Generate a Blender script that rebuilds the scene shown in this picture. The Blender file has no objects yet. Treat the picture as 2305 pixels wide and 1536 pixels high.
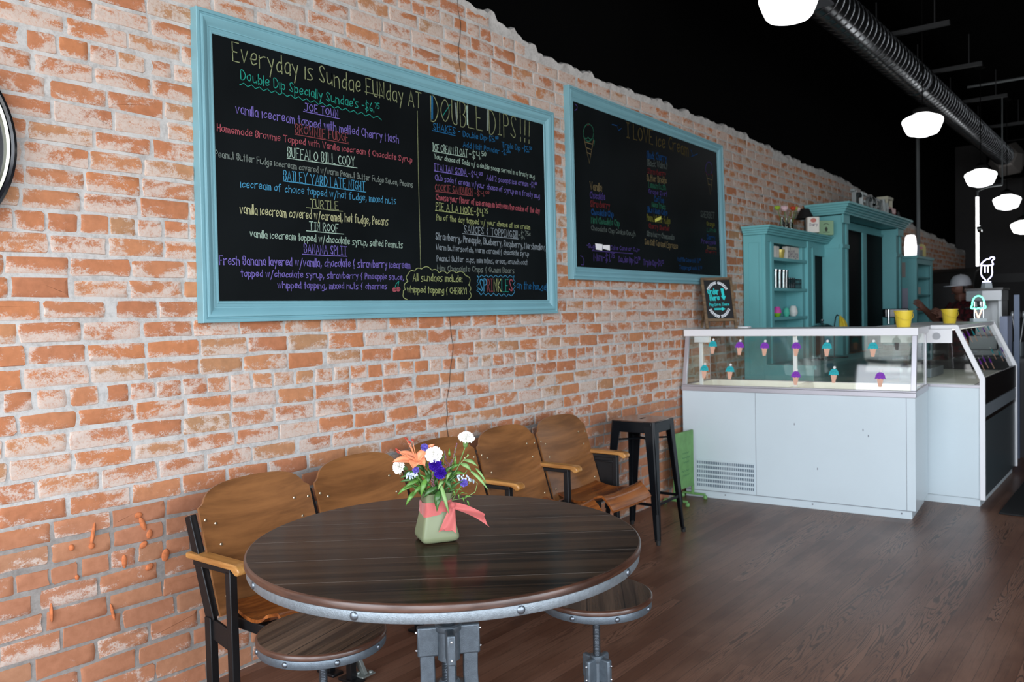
import bpy, bmesh, math, random
from mathutils import Vector, Matrix
random.seed(7)
SC = bpy.context.scene
COL = SC.collection
PI = math.pi

# ---------------------------------------------------------------- camera
def look_matrix(yaw, pitch, roll, loc):
    f = Vector((math.cos(yaw)*math.cos(pitch), math.sin(yaw)*math.cos(pitch), math.sin(pitch)))
    r = Vector((math.sin(yaw), -math.cos(yaw), 0))
    u = r.cross(f)
    r2 = r*math.cos(roll) + u*math.sin(roll)
    u2 = -r*math.sin(roll) + u*math.cos(roll)
    m = Matrix((r2, u2, -f)).transposed().to_4x4()
    m.translation = loc
    return m
CAM_LOC = Vector((0.0, -3.03997, 1.45915))
cd = bpy.data.cameras.new('camera')
cam = bpy.data.objects.new('camera', cd)
COL.objects.link(cam)
cam.matrix_world = look_matrix(0.673128, -0.031667, -0.021657, CAM_LOC)
cd.sensor_width = 36.0
cd.lens = 1860.0/2305.0*36.0
cd.clip_start = 0.05
cd.dof.use_dof = True
cd.dof.focus_distance = 2.7
cd.dof.aperture_fstop = 4.8
SC.camera = cam

# ---------------------------------------------------------------- world, daylight, exposure
w = bpy.data.worlds.new('daylight_sky')
SC.world = w
w.use_nodes = True
nt = w.node_tree
nt.nodes.clear()
wo = nt.nodes.new('ShaderNodeOutputWorld')
bg = nt.nodes.new('ShaderNodeBackground')
geo = nt.nodes.new('ShaderNodeTexCoord')
sep = nt.nodes.new('ShaderNodeSeparateXYZ')
rmp = nt.nodes.new('ShaderNodeValToRGB')
rmp.color_ramp.elements[0].position = 0.47
rmp.color_ramp.elements[0].color = (0.55, 0.55, 0.55, 1)
rmp.color_ramp.elements[1].position = 0.53
rmp.color_ramp.elements[1].color = (0.93, 1.0, 1.1, 1)
mp = nt.nodes.new('ShaderNodeMapRange')
mp.inputs[1].default_value = -1
nt.links.new(geo.outputs['Generated'], sep.inputs[0])
nt.links.new(sep.outputs[2], mp.inputs[0])
nt.links.new(mp.outputs[0], rmp.inputs[0])
nt.links.new(rmp.outputs[0], bg.inputs[0])
bg.inputs[1].default_value = 8.4
nt.links.new(bg.outputs[0], wo.inputs[0])

def area_portal(name, loc, rot, sx, sy):
    l = bpy.data.lights.new(name, 'AREA')
    l.shape = 'RECTANGLE'; l.size = sx; l.size_y = sy
    l.cycles.is_portal = True
    o = bpy.data.objects.new(name, l)
    o.location = loc; o.rotation_euler = rot
    COL.objects.link(o)
    return o
# daylight enters through the shop-front windows behind the camera
FRONT_X = -1.7
WINDOWS = [(-0.35, -2.45), (-2.75, -4.65), (-4.95, -6.7)]
SIDE_Y = -7.0
ADDED_SIDE_WINDOWS = [(-1.4, 0.8), (1.2, 3.4)]  # added windows in the unseen right wall, put in to brighten the brick wall
for a, b in WINDOWS:
    area_portal('window_daylight', (FRONT_X+0.02, (a+b)/2, 2.1), (0, -PI/2, 0), 3.6, abs(a-b))

for a, b in ADDED_SIDE_WINDOWS:
    area_portal('window_daylight', ((a+b)/2, SIDE_Y+0.02, 2.1), (PI/2, 0, 0), b-a, 3.6)  # portals of the added side windows

vs = SC.view_settings
vs.view_transform = 'Standard'
vs.look = 'None'
vs.exposure = 0.0
vs.gamma = 1.0
vs.use_curve_mapping = False
SC.cycles.max_bounces = 10
SC.cycles.transparent_max_bounces = 16
SC.cycles.sample_clamp_indirect = 6.0
SC.cycles.use_denoising = True
# ---------------------------------------------------------------- materials
def S(r, g, b):
    def c(v):
        v /= 255.0
        return v/12.92 if v <= 0.04045 else ((v+0.055)/1.055)**2.4
    return (c(r), c(g), c(b), 1.0)
MATS = {}
class NT:
    def __init__(s, name):
        m = bpy.data.materials.new(name); m.use_nodes = True
        s.m = m; s.t = m.node_tree; s.n = s.t.nodes; s.n.clear()
        s.out = s.n.new('ShaderNodeOutputMaterial')
        s.p = s.n.new('ShaderNodeBsdfPrincipled')
        s.t.links.new(s.p.outputs[0], s.out.inputs[0])
    def new(s, typ, **kw):
        n = s.n.new('ShaderNode'+typ)
        for k, v in kw.items(): setattr(n, k, v)
        return n
    def link(s, a, b): s.t.links.new(a, b)
    def val(s, sock, v):
        if hasattr(v, 'is_linked') or hasattr(v, 'links'): s.link(v, sock)
        else: sock.default_value = v
    def math(s, op, a, b=None, c=None, clamp=False):
        n = s.new('Math', operation=op, use_clamp=clamp)
        s.val(n.inputs[0], a)
        if b is not None: s.val(n.inputs[1], b)
        if c is not None: s.val(n.inputs[2], c)
        return n.outputs[0]
    def mix(s, f, a, b):
        n = s.new('Mix', data_type='RGBA')
        s.val(n.inputs[0], f); s.val(n.inputs[6], a); s.val(n.inputs[7], b)
        return n.outputs[2]
    def noise(s, vec, scale, detail=3, rough=0.5, dist=0.0):
        n = s.new('TexNoise')
        if vec is not None: s.link(vec, n.inputs['Vector'])
        n.inputs['Scale'].default_value = scale
        n.inputs['Detail'].default_value = detail
        n.inputs['Roughness'].default_value = rough
        n.inputs['Distortion'].default_value = dist
        return n.outputs[0]
    def mapping(s, vec, scale=(1,1,1), loc=(0,0,0), rot=(0,0,0)):
        n = s.new('Mapping')
        s.link(vec, n.inputs[0])
        n.inputs['Scale'].default_value = scale
        n.inputs['Location'].default_value = loc
        n.inputs['Rotation'].default_value = rot
        return n.outputs[0]
    def smooth(s, v, a, b):
        n = s.new('MapRange', interpolation_type='SMOOTHSTEP')
        s.val(n.inputs[0], v); n.inputs[1].default_value = a; n.inputs[2].default_value = b
        return n.outputs[0]
    def obj(s): return s.new('TexCoord').outputs['Object']
    def pos(s): return s.new('NewGeometry').outputs['Position']
    def bump(s, h, strength=0.3, dist=0.002):
        n = s.new('Bump'); n.inputs['Strength'].default_value = strength
        n.inputs['Distance'].default_value = dist
        s.link(h, n.inputs['Height']); s.link(n.outputs[0], s.p.inputs['Normal'])
    def base(s, v): s.val(s.p.inputs['Base Color'], v)
def M(name, col, rough=0.5, metal=0.0, var=0.0, vscale=8.0, bump=0.0, bscale=200.0, coat=0.0, spec=0.5, sheen=0.0):
    if name in MATS: return MATS[name]
    t = NT(name)
    t.p.inputs['Roughness'].default_value = rough
    t.p.inputs['Metallic'].default_value = metal
    t.p.inputs['Coat Weight'].default_value = coat
    t.p.inputs['Coat Roughness'].default_value = 0.12
    t.p.inputs['Specular IOR Level'].default_value = spec
    o = t.obj()
    n = t.noise(o, vscale, 4, 0.55)
    dk = tuple(c*(1-var) for c in col[:3])+(1,)
    lt = tuple(min(1, c*(1+var)) for c in col[:3])+(1,)
    t.base(t.mix(t.smooth(n, 0.3, 0.7), dk, lt))
    if bump > 0:
        t.bump(t.noise(o, bscale, 2, 0.6), bump, 0.002)
    MATS[name] = t.m
    return t.m
def M_wood(name, c1, c2, grain=(3, 40, 40), rough=0.4, coat=0.0, spec=0.5, seams=0, rot=0.0, line=None, off=0.0, lw=.0011):
    """stained wood: streaks along local x (after rot), optional plank seams every `seams` metres across"""
    if name in MATS: return MATS[name]
    t = NT(name)
    o = t.mapping(t.obj(), rot=(0, 0, rot))
    m1 = t.mapping(o, scale=grain)
    n = t.noise(m1, 1.0, 5, 0.6, 0.4)
    n2 = t.noise(t.mapping(o, scale=(grain[0]*.5, grain[1]*4, grain[2]*4)), 1.0, 3, 0.6)
    f = t.smooth(t.math('ADD', t.math('MULTIPLY', n, 0.75), t.math('MULTIPLY', n2, 0.25)), 0.33, 0.67)
    c = t.mix(f, c1, c2)
    if seams:
        sp = t.new('SeparateXYZ'); t.link(o, sp.inputs[0])
        q = t.math('DIVIDE', t.math('ADD', sp.outputs[1], off), seams)
        fr = t.math('FRACT', q)
        d = t.math('ABSOLUTE', t.math('SUBTRACT', fr, 0.5))
        wn = t.new('TexWhiteNoise', noise_dimensions='1D'); t.link(t.math('FLOOR', q), wn.inputs['W'])
        br = t.math('ADD', 0.8, t.math('MULTIPLY', wn.outputs[0], 0.45))
        hv = t.new('HueSaturation'); t.link(c, hv.inputs['Color']); t.link(br, hv.inputs['Value'])
        c = hv.outputs[0]
        edge = t.math('GREATER_THAN', d, 0.5-lw/seams)
        c = t.mix(edge, c, line or (0.01, 0.008, 0.006, 1))
    t.base(c)
    t.p.inputs['Roughness'].default_value = rough
    t.p.inputs['Specular IOR Level'].default_value = spec
    t.p.inputs['Coat Weight'].default_value = coat
    t.p.inputs['Coat Roughness'].default_value = 0.15
    t.bump(f, 0.08, 0.001)
    MATS[name] = t.m
    return t.m
def M_emit(name, col, strength):
    if name in MATS: return MATS[name]
    t = NT(name)
    t.base(col)
    t.p.inputs['Emission Color'].default_value = col
    t.p.inputs['Emission Strength'].default_value = strength
    MATS[name] = t.m
    return t.m
def M_glass(name, tint=(0.93, 0.97, 0.95, 1), refl=0.12, frost=0.0):
    """thin pane: mostly transparent with a mirror-like sheen"""
    if name in MATS: return MATS[name]
    m = bpy.data.materials.new(name); m.use_nodes = True
    t = m.node_tree; t.nodes.clear()
    out = t.nodes.new('ShaderNodeOutputMaterial')
    tr = t.nodes.new('ShaderNodeBsdfTransparent'); tr.inputs[0].default_value = tint
    gl = t.nodes.new('ShaderNodeBsdfGlossy'); gl.inputs['Roughness'].default_value = 0.03
    gl.inputs[0].default_value = (1, 1, 1, 1)
    fr = t.nodes.new('ShaderNodeFresnel'); fr.inputs[0].default_value = 1.45
    ad = t.nodes.new('ShaderNodeMath'); ad.operation = 'MULTIPLY_ADD'
    ad.inputs[1].default_value = 0.9; ad.inputs[2].default_value = refl*0.25
    t.links.new(fr.outputs[0], ad.inputs[0])
    mx = t.nodes.new('ShaderNodeMixShader')
    t.links.new(ad.outputs[0], mx.inputs[0]); t.links.new(tr.outputs[0], mx.inputs[1]); t.links.new(gl.outputs[0], mx.inputs[2])
    last = mx.outputs[0]
    if frost > 0:
        df = t.nodes.new('ShaderNodeBsdfTranslucent'); df.inputs[0].default_value = tint
        mx2 = t.nodes.new('ShaderNodeMixShader'); mx2.inputs[0].default_value = frost
        t.links.new(last, mx2.inputs[1]); t.links.new(df.outputs[0], mx2.inputs[2]); last = mx2.outputs[0]
    t.links.new(last, out.inputs[0])
    MATS[name] = m
    return m

# ---------------------------------------------------------------- mesh building
class B:
    def __init__(s): s.v = []; s.f = []; s.mi = []
    def add(s, vs, fs, mi=0):
        k = len(s.v); s.v += [tuple(v) for v in vs]
        s.f += [tuple(i+k for i in f) for f in fs]; s.mi += [mi]*len(fs)
        return s
    def box(s, x0, x1, y0, y1, z0, z1, mi=0, M4=None):
        vs = [Vector(p) for p in ((x0,y0,z0),(x1,y0,z0),(x1,y1,z0),(x0,y1,z0),(x0,y0,z1),(x1,y0,z1),(x1,y1,z1),(x0,y1,z1))]
        if M4 is not None: vs = [M4 @ v for v in vs]
        return s.add(vs, [(0,3,2,1),(4,5,6,7),(0,1,5,4),(1,2,6,5),(2,3,7,6),(3,0,4,7)], mi)
    def bar(s, p0, p1, w, h, up=(0,0,1), mi=0, w1=None, h1=None):
        p0 = Vector(p0); p1 = Vector(p1); d = (p1-p0).normalized(); up = Vector(up)
        r = d.cross(up)
        if r.length < 1e-5: r = d.cross(Vector((1,0,0)))
        r.normalize(); u = r.cross(d)
        w1 = w if w1 is None else w1; h1 = h if h1 is None else h1
        vs = []
        for p, a, b in ((p0, w, h), (p1, w1, h1)):
            for sx, sy in ((-1,-1),(1,-1),(1,1),(-1,1)): vs.append(p + r*(sx*a/2) + u*(sy*b/2))
        return s.add(vs, [(0,1,2,3),(7,6,5,4),(0,4,5,1),(1,5,6,2),(2,6,7,3),(3,7,4,0)], mi)
    def tube(s, pts, r, n=10, mi=0, closed=False, caps=True):
        pts = [Vector(p) for p in pts]; N = len(pts)
        rr = r if isinstance(r, (list, tuple)) else [r]*N
        vs = []; fs = []; prev = None
        for i in range(N):
            if closed: d = pts[(i+1) % N]-pts[i-1]
            else: d = pts[min(i+1, N-1)]-pts[max(i-1, 0)]
            if d.length < 1e-9: d = Vector((0,0,1))
            d.normalize()
            if prev is None:
                a = Vector((0,0,1)) if abs(d.z) < 0.9 else Vector((1,0,0))
                x = d.cross(a).normalized()
            else:
                x = (prev - d*prev.dot(d))
                if x.length < 1e-6: x = d.cross(Vector((0.3,0.5,0.8)))
                x.normalize()
            prev = x; y = d.cross(x)
            for k in range(n):
                a = 2*PI*k/n
                vs.append(pts[i] + x*(math.cos(a)*rr[i]) + y*(math.sin(a)*rr[i]))
        for i in range(N if closed else N-1):
            j = (i+1) % N
            for k in range(n):
                fs.append((i*n+k, i*n+(k+1) % n, j*n+(k+1) % n, j*n+k))
        if caps and not closed:
            fs.append(tuple(range(n-1, -1, -1))); fs.append(tuple((N-1)*n+k for k in range(n)))
        return s.add(vs, fs, mi)
    def lathe(s, prof, n=24, c=(0,0,0), mi=0, M4=None, sq=None, a0=0.0):
        """profile of (r, z) turned round z; sq = superellipse exponent for squarish section"""
        vs = []; fs = []
        for r, z in prof:
            for k in range(n):
                a = 2*PI*k/n+a0; cx, sx = math.cos(a), math.sin(a)
                if sq:
                    q = (abs(cx)**sq+abs(sx)**sq)**(-1.0/sq); cx *= q; sx *= q
                v = Vector((c[0]+r*cx, c[1]+r*sx, c[2]+z))
                vs.append(M4 @ v if M4 is not None else v)
        for i in range(len(prof)-1):
            for k in range(n):
                fs.append((i*n+k, i*n+(k+1) % n, (i+1)*n+(k+1) % n, (i+1)*n+k))
        if prof[0][0] > 1e-6: fs.append(tuple(range(n-1, -1, -1)))
        if prof[-1][0] > 1e-6: fs.append(tuple((len(prof)-1)*n+k for k in range(n)))
        return s.add(vs, fs, mi)
    def cyl(s, p0, p1, r0, r1=None, n=16, mi=0):
        return s.tube([p0, p1], [r0, r0 if r1 is None else r1], n, mi)
    def ell(s, c, rx, ry, rz, n=12, mi=0, M4=None):
        vs = []; fs = []; m = max(4, n//2)
        for i in range(m+1):
            t = PI*i/m
            for k in range(n):
                a = 2*PI*k/n
                v = Vector((rx*math.sin(t)*math.cos(a), ry*math.sin(t)*math.sin(a), -rz*math.cos(t)))
                if M4 is not None: v = M4 @ v
                vs.append(v+Vector(c))
        for i in range(m):
            for k in range(n): fs.append((i*n+k, i*n+(k+1) % n, (i+1)*n+(k+1) % n, (i+1)*n+k))
        return s.add(vs, fs, mi)
    def sheet(s, fn, nu, nv, th=None, mi=0):
        """surface fn(u, v) on a grid; th gives it thickness along -normal direction vector"""
        P = [[Vector(fn(i/nu, j/nv)) for j in range(nv+1)] for i in range(nu+1)]
        vs = [p for row in P for p in row]; W = nv+1
        fs = [(i*W+j, (i+1)*W+j, (i+1)*W+j+1, i*W+j+1) for i in range(nu) for j in range(nv)]
        if th is not None:
            off = Vector(th); K = len(vs)
            vs = vs + [v+off for v in vs]
            fs += [(K+a, K+d, K+c, K+b) for a, b, c, d in list(fs)]
            rim = [(i, 0) for i in range(nu)]+[(nu, j) for j in range(nv)]+[(i, nv) for i in range(nu, 0, -1)]+[(0, j) for j in range(nv, 0, -1)]
            ids = [i*W+j for i, j in rim]
            for a, b in zip(ids, ids[1:]+ids[:1]): fs.append((b, a, K+a, K+b))
        return s.add(vs, fs, mi)
    def prism(s, poly, to3, t, mi=0):
        """poly 2-D outline; to3(a, b, d) places it; extruded from d=0 to d=t"""
        n = len(poly)
        vs = [Vector(to3(a, b, 0)) for a, b in poly]+[Vector(to3(a, b, t)) for a, b in poly]
        fs = [tuple(range(n-1, -1, -1)), tuple(range(n, 2*n))]
        fs += [(i, (i+1) % n, n+(i+1) % n, n+i) for i in range(n)]
        return s.add(vs, fs, mi)
    def build(s, name, mat, parent=None, bevel=0.0, ang=35, seg=2, loc=None, fix=True, solid=0.0, sub=0):
        me = bpy.data.meshes.new(name)
        me.from_pydata(s.v, [], s.f)
        for m in (mat if isinstance(mat, (list, tuple)) else [mat]): me.materials.append(m)
        if any(s.mi): me.polygons.foreach_set('material_index', s.mi)
        if fix:
            bm = bmesh.new(); bm.from_mesh(me)
            bmesh.ops.recalc_face_normals(bm, faces=bm.faces); bm.to_mesh(me); bm.free()
        me.polygons.foreach_set('use_smooth', [True]*len(me.polygons))
        me.set_sharp_from_angle(angle=math.radians(ang))
        o = bpy.data.objects.new(name, me)
        COL.objects.link(o)
        if parent is not None: o.parent = parent
        if loc is not None: o.location = loc
        if solid:
            md = o.modifiers.new('solid', 'SOLIDIFY'); md.thickness = solid; md.offset = 0
        if bevel > 0:
            md = o.modifiers.new('bevel', 'BEVEL'); md.width = bevel; md.segments = seg
            md.limit_method = 'ANGLE'; md.angle_limit = math.radians(40); md.harden_normals = False
        if sub:
            md = o.modifiers.new('sub', 'SUBSURF'); md.levels = sub; md.render_levels = sub
        return o
def tag(o, label, cat, group=None, kind=None):
    o['label'] = label; o['category'] = cat
    if group: o['group'] = group
    if kind: o['kind'] = kind
    return o
def thing(name, label, cat, loc=(0,0,0), rz=0.0, group=None):
    o = bpy.data.objects.new(name, None)
    o.empty_display_size = 0.1
    COL.objects.link(o); o.location = loc; o.rotation_euler = (0, 0, rz)
    return tag(o, label, cat, group)
def struct(o):
    o['kind'] = 'structure'; return o
def copy_tree(o, parent=None):
    c = o.copy(); COL.objects.link(c)
    if parent is not None: c.parent = parent
    for ch in list(o.children): copy_tree(ch, c)
    return c
def chaikin(p, it=2):
    closed = p[0] == p[-1]
    for _ in range(it):
        q = [] if closed else [p[0]]
        for a, b in zip(p, p[1:]):
            q.append((a[0]*.75+b[0]*.25, a[1]*.75+b[1]*.25)); q.append((a[0]*.25+b[0]*.75, a[1]*.25+b[1]*.75))
        if closed: q.append(q[0])
        else: q.append(p[-1])
        p = q
    return p
# ---------------------------------------------------------------- single-stroke hand lettering (baseline 2, x-height 6, capitals 8)
F = {}
for e in '''a=~3616041233 3632|b=0802 ~0526342203|c=~3526041233|d=~3526041233 3832|e=~04343616041233|f=~38181512 0626|g=~3526041233 ~36312000|h=0802 ~05263532|i=0602|j=~161100 1718|k=0802 360432|l=0802|m=0602 ~05162522 ~25364542|n=0602 ~05263532|o=~26050322343626|p=0600 ~0526342203|q=~3526041233 3630|r=0602 ~052636|s=~361605332202|t=1812 0626|u=~0603123336 3632|v=061236|w=0612263246|x=0632 3602|y=0623 3610|z=06360232|A=022842 1434|B=0208 ~0828372505 ~0525342202|C=~372806042233|D=0208 ~0828452202|E=38080232 0525|F=380802 0525|G=~372806042233 333525|H=0802 3832 0535|I=1812 0828 0222|J=~38332203 1848|K=0802 380532|L=080232|M=0208244842|N=02083238|O=~28060422444628|P=0208 ~0828362505|Q=~28060422444628 3341|R=0208 ~0828362505 1532|S=~37280715332203|T=0848 2822|U=~0803223338|V=082248|W=0812263248|X=0832 3802|Y=082548 2522|Z=08380232|0=~28060322343628|1=1812|2=~07183624 240232|3=~08383615 ~15353202|4=080535 3832|5=380805 ~05353202|6=~280503223404|7=083812|8=~15071827350412243315|9=~36162738353212|$=~37280715332203 1911|-=0525|.=0203|,=1301|'=0807|!=0804 0203|/=0038|:=0203 0506|&=~281716051412 1211|_=0252'''.split('|'):
    k, v = e.split('=', 1)
    st = []
    for w_ in v.split(' '):
        sm = w_.startswith('~'); w_ = w_.lstrip('~')
        pts = [(int(w_[i]), int(w_[i+1])) for i in range(0, len(w_), 2)]
        st.append(chaikin(pts, 2) if sm and len(pts) > 2 else pts)
    F[k] = (max(p[0] for q in st for p in q), st)
def text_strokes(txt):
    """strokes in font units, and the total width"""
    x = 0.0; out = []; sup = False
    for ch in txt:
        if ch == ' ': x += 2.6; sup = False; continue
        if ch == '^': sup = True; continue
        wd, st = F[ch]
        k = 0.6 if sup else 1.0; dy = 3.2 if sup else 0.0
        jy = random.uniform(-.25, .25); sl = random.uniform(-.03, .05)
        for q in st: out.append([(x+(px+sl*(py-2))*k, (py-2)*k+dy+jy) for px, py in q])
        x += (wd+1.35)*k
    return out, max(1.0, x-1.35)
def ribbon(b, pts, wdt, to3, mi=0):
    """flat pen stroke along 2-D points"""
    n = len(pts); L = []; R = []
    for i in range(n):
        a = pts[max(0, i-1)]; c = pts[min(n-1, i+1)]
        dx, dy = c[0]-a[0], c[1]-a[1]; l = math.hypot(dx, dy) or 1.0
        dx /= l; dy /= l; h = wdt/2
        ex = (-dx*h if i == 0 else dx*h if i == n-1 else 0); ey = (-dy*h if i == 0 else dy*h if i == n-1 else 0)
        L.append(to3(pts[i][0]-dy*h+ex, pts[i][1]+dx*h+ey)); R.append(to3(pts[i][0]+dy*h+ex, pts[i][1]-dx*h+ey))
    b.add(L+R, [(i, i+1, n+i+1, n+i) for i in range(n-1)], mi)
def write(b, txt, x0, z0, x1, z1, h, pen, to3, mi=0):
    st, wd = text_strokes(txt)
    sx = (x1-x0)/wd; sz = h/6.0; sh = (z1-z0)/(x1-x0)
    for q in st: ribbon(b, [(x0+px*sx, z0+py*sz+px*sx*sh) for px, py in q], pen, to3, mi)
B1_T=[
('Everyday is Sundae FUNday AT', 1.98, 2.527, 3.07, 2.529, 0.073, 'OL'),
("Double Dip Specially Sundae's -$6.^75", 2.015, 2.456, 2.777, 2.452, 0.039, 'TE'),
('JOE TOWN', 2.334, 2.386, 2.523, 2.39, 0.032, 'VI'),
('vanilla icecream topped with melted Cherry Mash', 1.987, 2.315, 2.904, 2.327, 0.037, 'VI'),
('BROWNIE FUDGE', 2.281, 2.279, 2.58, 2.283, 0.039, 'RD'),
('Homemade Brownie Topped with Vanilla icecream & Chocolate Syrup', 1.898, 2.227, 2.994, 2.243, 0.027, 'PK'),
('BUFFALO BILL CODY', 2.237, 2.168, 2.616, 2.176, 0.041, 'PG'),
('Peanut Butter Fudge icecream covered w/warm Peanut Butter Fudge Sauce, Pecans', 1.886, 2.122, 2.995, 2.117, 0.026, 'GY'),
('BAILEY YARD LATE NIGHT', 2.212, 2.063, 2.677, 2.066, 0.042, 'BL'),
('icecream of choice topped w/hot fudge, mixed nuts', 1.998, 2.012, 2.876, 2.021, 0.03, 'BL'),
('TURTLE', 2.35, 1.959, 2.509, 1.961, 0.035, 'OL'),
('vanilla icecream covered w/caramel, hot fudge, Pecans', 1.991, 1.903, 2.818, 1.912, 0.037, 'YE'),
('TIN ROOF', 2.343, 1.857, 2.506, 1.859, 0.035, 'PG'),
('vanilla icecream topped w/chocolate syrup, salted Peanuts', 2.036, 1.808, 2.913, 1.805, 0.03, 'PG'),
('BANANA SPLIT', 2.31, 1.754, 2.553, 1.754, 0.037, 'VI'),
('Fresh Banana layered w/vanilla, chocolate & strawberry icecream', 1.889, 1.689, 2.962, 1.705, 0.034, 'VI'),
('topped w/chocolate syrup, strawberry & Pineapple sauce,', 1.987, 1.642, 2.915, 1.647, 0.027, 'VI'),
('whipped topping, mixed nuts & cherries', 2.165, 1.596, 2.8, 1.599, 0.027, 'VI'),
('All sundaes include:', 2.98, 1.642, 3.352, 1.644, 0.035, 'YG'),
('whipped topping & CHERRY!', 2.938, 1.585, 3.386, 1.578, 0.031, 'YG'),
('DOUBLE DIPS', 3.14, 2.481, 3.854, 2.493, 0.127, 'OL'),
('!!!', 3.899, 2.49, 3.981, 2.487, 0.121, 'OL'),
('SHAKES -', 3.157, 2.434, 3.365, 2.439, 0.034, 'BD'),
('Double Dip-$5.^00', 3.389, 2.433, 3.687, 2.447, 0.03, 'BD'),
('Triple Dip -$5.^50', 3.722, 2.425, 4.005, 2.433, 0.029, 'BD'),
('Add Malt Powder -$.^50c', 3.387, 2.378, 3.799, 2.386, 0.028, 'BD'),
('ICE CREAM FLOAT', 3.148, 2.324, 3.421, 2.33, 0.037, 'PG'),
('-$4.^50', 3.436, 2.327, 3.573, 2.332, 0.038, 'PG'),
('Your choice of Soda w/ a double scoop served in a frosty mug', 3.157, 2.284, 4.029, 2.281, 0.025, 'PG'),
('ITALIAN SODA', 3.157, 2.223, 3.408, 2.225, 0.033, 'VI'),
('-$4.^00', 3.426, 2.223, 3.54, 2.224, 0.03, 'VI'),
('Add 2 scoops ice cream -$1.^00', 3.578, 2.221, 4.049, 2.226, 0.029, 'VI'),
('Club soda & cream w/your choice of syrup in a frosty mug', 3.161, 2.173, 4.077, 2.165, 0.029, 'VI'),
('COOKIE SANDWICH', 3.16, 2.117, 3.453, 2.123, 0.035, 'RD'),
('-$4.^00', 3.472, 2.124, 3.594, 2.128, 0.027, 'RD'),
('Choose your flavor of ice cream in between the cookie of the day', 3.164, 2.07, 4.074, 2.073, 0.031, 'PK'),
('PIE A LA MODE', 3.163, 2.019, 3.459, 2.018, 0.035, 'YG'),
('-$4.^25', 3.465, 2.016, 3.579, 2.014, 0.037, 'YG'),
('Pie of the day topped w/ your choice of ice cream', 3.165, 1.965, 3.973, 1.969, 0.028, 'YG'),
('SAUCES & TOPPINGS!!!', 3.38, 1.913, 3.848, 1.912, 0.038, 'GB'),
('-$.^75c', 3.862, 1.91, 3.971, 1.91, 0.039, 'GY'),
('Strawberry, Pineapple, Blueberry, Raspberry, Marshmallow,', 3.154, 1.862, 4.125, 1.851, 0.034, 'GB'),
('Warm butterscotch, warm caramel & chocolate syrup', 3.156, 1.808, 3.955, 1.808, 0.028, 'GB'),
('Peanut Butter cups, mini m&ms, oreos, crunch coat', 3.159, 1.75, 3.94, 1.757, 0.028, 'GB'),
('Mini Chocolate Chips & Gummi Bears', 3.162, 1.699, 3.811, 1.703, 0.029, 'GY'),
('SP', 3.497, 1.597, 3.557, 1.596, 0.066, 'BL'),
('RI', 3.563, 1.596, 3.611, 1.596, 0.066, 'RD'),
('NK', 3.623, 1.596, 3.686, 1.596, 0.067, 'YG'),
('LE', 3.692, 1.596, 3.752, 1.595, 0.068, 'TE'),
('S', 3.762, 1.595, 3.791, 1.594, 0.068, 'PK'),
('on the house!', 3.833, 1.614, 4.13, 1.603, 0.042, 'BD'),
]
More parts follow.
